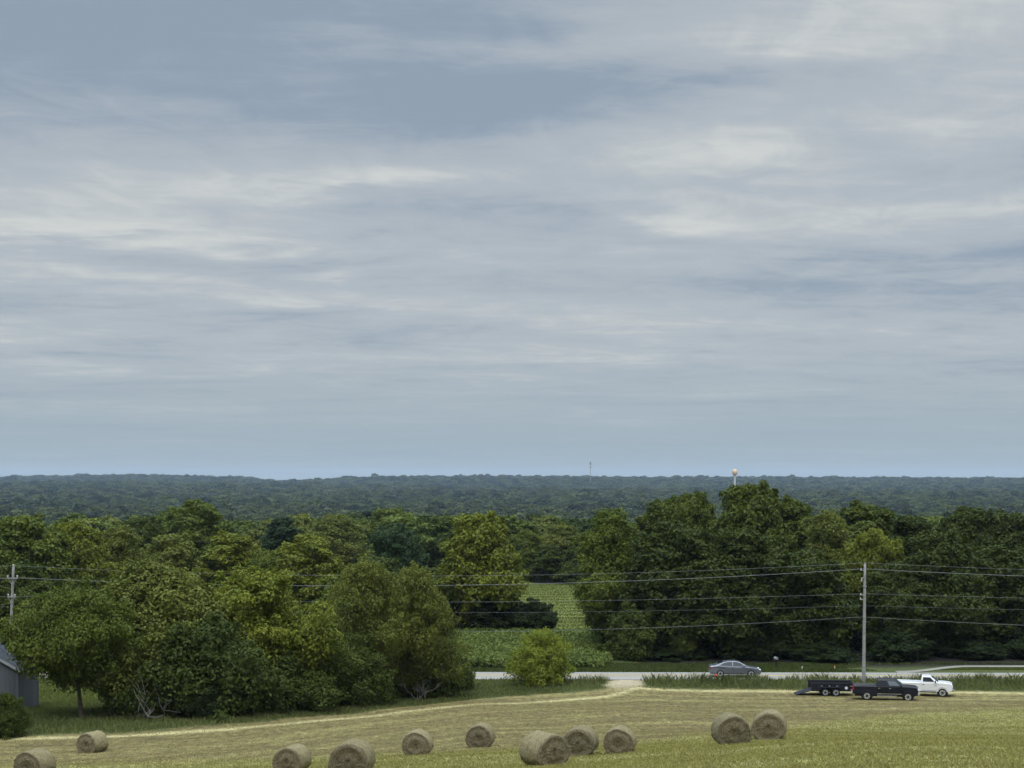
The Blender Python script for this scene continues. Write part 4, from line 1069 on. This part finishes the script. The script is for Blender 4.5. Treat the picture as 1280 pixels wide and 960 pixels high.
# ------------------------------------------------------------------ shed, fence, tank, stakes, mailbox
def shed():
    M_ROOF = simple('dull_roof_sheet', (0.035, 0.038, 0.044), 0.85, 0.1, vary=0.25, scale=1.5)
    m, nt = new_mat('ribbed_steel_sheet'); g = N(nt)
    P = g.n('ShaderNodeTexCoord').outputs['Object']; s = g.n('ShaderNodeSeparateXYZ'); g.link(P, s.inputs[0])
    st = g.noise(g.mapping(P, (2.5, 2.5, 0.15)), 1.0, 5)
    c = g.mix(g.ramp(st, 0.3, 0.7), (0.060, 0.067, 0.078), (0.090, 0.099, 0.112))
    g.out(g.principled(c, 0.6, 0.2, 0.1))
    x0 = (22 - 640) / F * 116.0; Wd = 9.0; y0 = 116.0; Dp = 5.1; zb = gz(x0, y0) - 0.3; eave = -(837 - 600) / F * y0 - zb; ridge = eave + 2.6
    e = empty('metal_shed', (x0 - Wd / 2, y0, zb), 0, 'grey ribbed metal shed at the far left edge behind a bush', 'shed')
    # corrugated gable wall (real ribs), side walls
    v = []; f = []
    def wall(p0, p1, topf, nrm):
        L = math.dist(p0, p1); n = int(L / 0.075); base = len(v)
        for i in range(n + 1):
            t = i / n; q = [p0[k] + (p1[k] - p0[k]) * t for k in (0, 1)]
            o = 0.03 if (i % 4) == 0 else 0.0
            q = (q[0] + nrm[0] * o, q[1] + nrm[1] * o)
            v.append((q[0], q[1], 0)); v.append((q[0], q[1], topf(t)))
        for i in range(n): a = base + 2 * i; f.append((a, a + 2, a + 3, a + 1))
    h = Wd / 2
    wall((-h, 0), (h, 0), lambda t: eave + (ridge - eave) * (1 - abs(2 * t - 1)) - 0.05, (0, -1))
    wall((h, 0), (h, Dp), lambda t: eave - 0.05, (1, 0))
    wall((-h, 0), (-h, Dp), lambda t: eave - 0.05, (-1, 0))
    wall((-h, Dp), (h, Dp), lambda t: eave + (ridge - eave) * (1 - abs(2 * t - 1)) - 0.05, (0, 1))
    link('wall', np_mesh('wall', v, np.array(f), [m]), e)
    for s in (-1, 1):
        sl = math.atan2(ridge - eave, h); Lr = math.hypot(ridge - eave, h) + 0.35
        b = bmesh.new(); add_box(b, (s * (h + 0.3) / 2, Dp / 2, (eave + ridge) / 2 - 0.05), (Lr, Dp + 0.5, 0.06), Matrix.Rotation(s * sl, 3, 'Y'))
        rf = bm_obj('roof', b, M_ROOF, e)
        b = bmesh.new(); add_box(b, (s * (h + 0.3) / 2, -0.27, (eave + ridge) / 2 - 0.05), (Lr, 0.03, 0.16), Matrix.Rotation(s * sl, 3, 'Y')); bm_obj('gable_trim', b, M_GREYSTEEL, rf)
    for s in (-1, 1):
        b = bmesh.new(); add_box(b, (s * h, -0.01, eave / 2), (0.14, 0.12, eave)); bm_obj('corner_trim', b, m, e)
shed()
def fence():
    Y = 176.0
    xa = (-140 - 640) / F * Y; xb = (13 - 640) / F * Y; z = gz(xb, Y)
    e = empty('board_fence', ((xa + xb) / 2, Y, z), 0, 'low weathered grey board fence across the lawn at the far left', 'fence')
    L = xb - xa
    mw = simple('weathered_board', (0.22, 0.21, 0.19), 0.9, 0.2, vary=0.3, scale=3)
    for k in range(3):
        b = bmesh.new(); add_box(b, (0, 0, 0.22 + k * 0.27), (L, 0.04, 0.20)); bm_obj('rail', b, mw, e)
    for k in range(7):
        b = bmesh.new(); add_box(b, (-L / 2 + 0.05 + k * (L - 0.1) / 6, 0.06, 0.42), (0.10, 0.08, 1.0), bevel=0.01); bm_obj('post', b, mw, e)
fence()
def tank():
    Y = 181.0; xr = (4 - 640) / F * Y; z = gz(xr, Y)
    e = empty('storage_tank', (xr - 1.5, Y, z), 0, 'white rounded tank end just above the grey board fence', 'tank')
    bm = bmesh.new(); bmesh.ops.create_uvsphere(bm, u_segments=24, v_segments=16, radius=0.5)
    for v in bm.verts:
        v.co = Vector((v.co.z * 0.9 + (1.0 if v.co.z > 0 else -1.0) , v.co.x, v.co.y + 0.98))
    bm_obj('vessel', bm, M_WHITE, e, True)
    for s in (-0.8, 0.8):
        b = bmesh.new(); add_box(b, (s, 0, 0.27), (0.12, 0.6, 0.56)); bm_obj('leg', b, M_GREYSTEEL, e)
    b = bmesh.new(); add_cyl(b, (0, 0, 1.45), (0, 0, 1.62), 0.16); bm_obj('lid', b, M_WHITE, e)
tank()
M_STAKE = simple('pale_stake', (0.72, 0.60, 0.52), 0.7, 0.3); M_ORANGE = simple('orange_flag', (0.70, 0.13, 0.04), 0.6, 0.3)
for px, top, ln, tp, lb in ((1002, 833, 0.16, M_STAKE, 'pale leaning marker stake by the road, left of the other two'), (1022, 837.5, 0.0, M_WHITE, 'short white marker stake, smallest of those by the road'),
                            (1043.5, 832, -0.02, M_ORANGE, 'upright marker stake with a pinkish top, nearest the tall utility pole')):
    Y = 152.2; x, y, z = at(px, Y); h = -(top - 600) / F * Y - z
    e = empty('marker_stake', (x, y, z), 0, lb, 'marker stake', 'marker stakes by the road')
    b = bmesh.new(); add_cyl(b, (0, 0, -0.15), (ln * h, 0, h * 0.7), 0.045, 0.045); bm_obj('shaft', b, M_STAKE, e)
    b = bmesh.new(); add_cyl(b, (ln * h, 0, h * 0.7), (ln * 1.45 * h, 0, h), 0.05, 0.045); bm_obj('tip', b, tp, e)
x, y, z = at(893, 143.6)
e = empty('marker_flag', (x, y, z), 0, 'small orange marker flag in the verge grass below the sedan', 'marker flag')
b = bmesh.new(); add_cyl(b, (0, 0, -0.1), (0, 0, 0.62), 0.015); bm_obj('wire', b, M_GREYSTEEL, e)
b = bmesh.new(); add_box(b, (0.14, 0, 0.52), (0.28, 0.012, 0.2)); bm_obj('flag', b, M_ORANGE, e)
x, y, z = at(970, 153.0)
e = empty('mailbox', (x, y, z), R(15), 'small grey mailbox on a dark post between the sedan and the marker stakes', 'mailbox')
b = bmesh.new(); add_box(b, (0, 0, 0.38), (0.09, 0.09, 0.9)); bm_obj('post', b, M_BLACK, e)
b = bmesh.new(); add_cyl(b, (0, -0.26, 0.98), (0, 0.26, 0.98), 0.12, seg=16); add_box(b, (0, 0, 0.92), (0.24, 0.52, 0.14)); bm_obj('box', b, M_POLE, e)

# dead branches
def dead_brush(px, Y, h, w, n, label, z_add=0.0, seed=0):
    rg = np.random.default_rng(seed); x, y, z = at(px, Y)
    acc = Acc()
    for i in range(n):
        p = np.array([rg.normal() * 0.25, rg.normal() * 0.15, 0.0]); d = np.array([rg.normal() * w, rg.normal() * 0.3, h * (0.5 + 0.6 * rg.random())])
        m = 7; path = [p]; 
        for q in range(m): path.append(path[-1] + d / m + rg.normal(size=3) * 0.07 * h)
        path = np.array(path); acc.add(*tube_np(path, np.linspace(0.045, 0.012, m + 1), 5))
        for _ in range(4):
            k = rg.integers(2, m); t = path[k]; dd = d * 0.4 + rg.normal(size=3) * np.array([w, 0.3, h]) * 0.35
            br = np.stack([t + dd * s + rg.normal(size=3) * 0.03 for s in np.linspace(0, 1, 5)]); acc.add(*tube_np(br, np.linspace(0.022, 0.007, 5), 4))
    v, f = acc.get(); v[:, 2] = np.maximum(v[:, 2], -0.2)
    o = link('dead_branches', np_mesh('dead_branches', v, f, [M_DEADWOOD], True), None, (x, y, z + z_add))
    tag(o, label, 'dead branches')
dead_brush(523, 129.0, 1.5, 1.1, 7, 'bare grey dead brush at the right foot of the hedgerow', 0, 3)
dead_brush(190, 109.2, 3.0, 1.6, 4, 'bare pale dead limbs low in the hedgerow right of the leaning trunk', 0.3, 5)

# ------------------------------------------------------------------ towers on the horizon
def water_tower():
    Y = 3000.0; x = (918.5 - 640) / F * Y; z = gz(x, Y); top = -(586.5 - 600) / F * Y
    m = simple('cream_tank_paint', (0.56, 0.37, 0.20), 0.6, 0.3)
    e = empty('water_tower', (x, Y, z), 0, 'cream water tower with a round tank above the far forest', 'water tower')
    h = top - z
    prof = [(1.6, h - 13.5), (2.4, h - 12.2), (4.4, h - 9.5), (5.2, h - 6.5), (4.9, h - 3.6), (3.5, h - 1.2), (1.4, h - 0.1), (0.05, h)]
    bm = bmesh.new(); seg = 24; rings = []
    for r, zz in prof: rings.append([bm.verts.new((r * math.cos(a), r * math.sin(a), zz)) for a in np.linspace(0, 2 * math.pi, seg, endpoint=False)])
    for a, b in zip(rings, rings[1:]):
        for j in range(seg): bm.faces.new((a[j], a[(j + 1) % seg], b[(j + 1) % seg], b[j]))
    bm_obj('tank', bm, m, e, True)
    b = bmesh.new(); add_cyl(b, (0, 0, 0), (0, 0, h - 13), 1.9, 1.5, 16); add_cyl(b, (0, 0, 0), (0, 0, 6), 4.5, 1.9, 16); bm_obj('stem', b, simple('pale_stem_paint', (0.50, 0.50, 0.49), 0.6, 0.3), e)
water_tower()
def mast():
    Y = 4600.0; x = (738 - 640) / F * Y; z = gz(x, Y); top = -(577 - 600) / F * Y; h = top - z
    m = simple('mast_steel', (0.22, 0.22, 0.23), 0.6, 0.4)
    e = empty('radio_mast', (x, Y, z), 0, 'thin lattice radio mast on the skyline', 'radio mast')
    b = bmesh.new(); w = 1.3
    for a in range(3):
        p = (w * math.cos(a * 2.094), w * math.sin(a * 2.094)); add_cyl(b, (*p, 0), (*p, h), 0.28, seg=5)
    n = 24
    for k in range(n):
        for a in range(3):
            p = (w * math.cos(a * 2.094), w * math.sin(a * 2.094)); q = (w * math.cos((a + 1) * 2.094), w * math.sin((a + 1) * 2.094))
            add_cyl(b, (*p, h * k / n), (*q, h * (k + 1) / n), 0.16, seg=4)
    bm_obj('lattice', b, m, e)
    for zz, hh in ((h - 5, 9), (h - 16, 4)):
        b = bmesh.new()
        for a in range(3): add_box(b, (2.1 * math.cos(a * 2.094 + 0.5), 2.1 * math.sin(a * 2.094 + 0.5), zz), (1.2, 1.2, hh))
        add_cyl(b, (0, 0, zz - 0.4), (0, 0, zz + 0.4), 2.3, seg=12); bm_obj('antenna', b, m, e)
mast()

# ------------------------------------------------------------------ haze, sky, sun, camera
HAZE = 4.4e-5
bm = bmesh.new(); add_box(bm, (0, 5400, -10), (15000, 11600, 170))
for v in bm.verts: pass
m, nt = new_mat('haze'); g = N(nt)
pv = g.n('ShaderNodeVolumePrincipled'); pv.inputs['Color'].default_value = (0.64, 0.80, 1.0, 1); pv.inputs['Density'].default_value = HAZE
pv.inputs['Anisotropy'].default_value = 0.2
o_ = g.n('ShaderNodeOutputMaterial'); g.link(pv.outputs[0], o_.inputs['Volume'])
tag(bm_obj('haze', bm, m), 'thin blue haze over the valley', kind='stuff')

SUN_EL, SUN_AZ = R(52), R(200)     # behind the camera, a little to the left
w = bpy.data.worlds.new('World'); SC.world = w; w.use_nodes = True
nt = w.node_tree; nt.nodes.clear(); g = N(nt)
D = g.n('ShaderNodeTexCoord').outputs['Generated']
s = g.n('ShaderNodeSeparateXYZ'); g.link(D, s.inputs[0])
dx, dy, dz = s.outputs
az = g.math('MULTIPLY', g.math('ARCTAN2', dx, dy), 57.2958)
el = g.math('MULTIPLY', g.math('ARCSINE', dz), 57.2958)
# cloud deck: the direction carried to a flat layer overhead, stretched across the view
zz = g.math('ADD', g.math('MAXIMUM', dz, 0.0), 0.055)
cx = g.math('DIVIDE', dx, zz); cy = g.math('DIVIDE', dy, zz)
deck = g.combine(g.math('MULTIPLY', cx, 0.60), g.math('ADD', cy, g.math('MULTIPLY', cx, 0.10)), 0.0)
n_big = g.noise(deck, 0.42, 4, 0.55, 0.6)
n_mid = g.noise(deck, 1.25, 8, 0.57, 0.5)
n_fine = g.noise(g.combine(g.math('MULTIPLY', cx, 1.25), g.math('ADD', cy, g.math('MULTIPLY', cx, -0.22)), 3.0), 3.4, 9, 0.68, 0.8)
wisp = g.math('SUBTRACT', 1.0, g.math('MULTIPLY', g.math('ABSOLUTE', g.math('SUBTRACT', g.noise(g.combine(g.math('MULTIPLY', cx, 0.55), g.math('ADD', cy, g.math('MULTIPLY', cx, -0.16)), 7.0), 0.9, 8, 0.6, 1.2), 0.5)), 7.0), clamp=True)
wa = g.math('ADD', az, g.math('MULTIPLY', g.math('SUBTRACT', n_mid, 0.5), 14.0))
we = g.math('ADD', el, g.math('MULTIPLY', g.math('SUBTRACT', n_mid, 0.5), 3.2))
def blob(a, e, sa, se, tilt=0.0):
    da = g.math('SUBTRACT', wa, a); de = g.math('SUBTRACT', g.math('SUBTRACT', we, e), g.math('MULTIPLY', da, tilt))
    q = g.math('ADD', g.math('POWER', g.math('DIVIDE', da, sa), 2.0), g.math('POWER', g.math('DIVIDE', de, se), 2.0))
    return g.math('EXPONENT', g.math('MULTIPLY', q, -1.0))
val = g.math('ADD', g.math('MULTIPLY', g.math('SUBTRACT', n_mid, 0.5), 1.25), g.math('MULTIPLY', g.math('SUBTRACT', n_big, 0.5), 0.9))
val = g.math('ADD', val, g.math('MULTIPLY', g.math('SUBTRACT', n_fine, 0.5), 0.62))
val = g.math('ADD', val, g.math('MULTIPLY', g.math('POWER', wisp, 2.0), 0.10))
mass = g.math('MULTIPLY', g.ramp(we, 10.4, 13.6), g.ramp(wa, 11.0, -5.0))     # the heavy grey mass, upper left to centre
val = g.math('ADD', val, g.math('MULTIPLY', mass, -0.50))
shelf = g.math('MULTIPLY', g.ramp(we, 7.8, 9.2), g.ramp(we, 12.2, 10.8))
val = g.math('ADD', val, g.math('MULTIPLY', shelf, 0.07))
val = g.math('ADD', val, 0.46)
FEAT = [(2.5, 13.0, 7.0, 0.9, 0.12, -0.28), (12, 12.0, 9.0, 1.1, 0.05, 0.26), (14, 15.5, 7, 1.8, 0.05, 0.26), (-5.3, 10.4, 3.2, 0.6, 0.0, 0.40),
        (5, 9.4, 4, 0.6, -0.06, 0.30), (-12, 6.6, 9.5, 0.75, -0.04, 0.28), (-13, 8.7, 8, 0.55, 0.0, 0.20), (-11, 7.7, 8, 0.5, -0.06, -0.28), (12.5, 7.0, 7.5, 1.3, 0.0, -0.22), (-4, 9.0, 10, 0.5, 0, -0.12), (8, 5.0, 10, 0.5, 0.0, -0.05), (5, 4.55, 4, 0.25, 0.0, 0.18)]
for a, e, sa, se, tl, amp in FEAT: val = g.math('ADD', val, g.math('MULTIPLY', blob(a, e, sa, se, tl), amp))
val = g.math('MULTIPLY', val, 1.0, clamp=True)
dark = (0.285, 0.352, 0.436); mid_c = (0.440, 0.488, 0.530); lite = (0.650, 0.668, 0.648)
c = g.mix(g.ramp(val, 0.0, 0.55), dark, mid_c)
c = g.mix(g.ramp(val, 0.50, 1.0), c, lite)
hz = g.ramp(el, 5.2, 1.2)
c = g.mix(g.math('MULTIPLY', hz, 0.85), c, (0.348, 0.432, 0.488))
# the deck grows brighter towards the zenith, as overcast skies do
c = g.mix(1.0, c, g.combine(*[g.math('ADD', 1.0, g.math('MULTIPLY', g.ramp(el, 22, 70), 9.0))] * 3), 'MULTIPLY')
c10 = g.mix(1.0, c, (10.0, 10.0, 10.0), 'MULTIPLY')
sky = g.n('ShaderNodeTexSky', sky_type='NISHITA'); sky.sun_disc = False; sky.sun_elevation = SUN_EL; sky.sun_rotation = SUN_AZ
sky.air_density = 1.0; sky.dust_density = 2.0
mixc = g.mix(0.06, c10, sky.outputs[0])
bg = g.n('ShaderNodeBackground'); g.link(mixc, bg.inputs[0]); bg.inputs[1].default_value = 0.1
wo = g.n('ShaderNodeOutputWorld'); g.link(bg.outputs[0], wo.inputs[0])
w.cycles.sampling_method = 'MANUAL'; w.cycles.sample_map_resolution = 1024

sd = bpy.data.lights.new('sun', 'SUN'); sd.energy = 1.5; sd.angle = R(14); sd.color = (1.0, 0.95, 0.86)
so = bpy.data.objects.new('sun', sd); COL.objects.link(so)
dv = Vector((math.sin(SUN_AZ) * math.cos(SUN_EL), math.cos(SUN_AZ) * math.cos(SUN_EL), math.sin(SUN_EL)))
so.rotation_euler = dv.to_track_quat('Z', 'Y').to_euler(); so.location = (0, -40, 60)

cam = bpy.data.cameras.new('camera'); co = bpy.data.objects.new('camera', cam); COL.objects.link(co)
cam.sensor_width = 36; cam.lens = 36 * F / 1280; cam.shift_y = 120 / 1280; cam.clip_start = 0.5; cam.clip_end = 20000
co.location = (0, 0, 0); co.rotation_euler = (R(90), 0, 0); SC.camera = co

SC.view_settings.view_transform = 'Standard'; SC.view_settings.look = 'None'; SC.view_settings.exposure = 0.0; SC.view_settings.gamma = 1.0
SC.render.engine = 'CYCLES'
cy_ = SC.cycles
cy_.max_bounces = 6; cy_.diffuse_bounces = 2; cy_.glossy_bounces = 2; cy_.transmission_bounces = 3; cy_.volume_bounces = 0; cy_.transparent_max_bounces = 4
cy_.use_denoising = True; cy_.caustics_reflective = False; cy_.caustics_refractive = False
SC.render.film_transparent = False
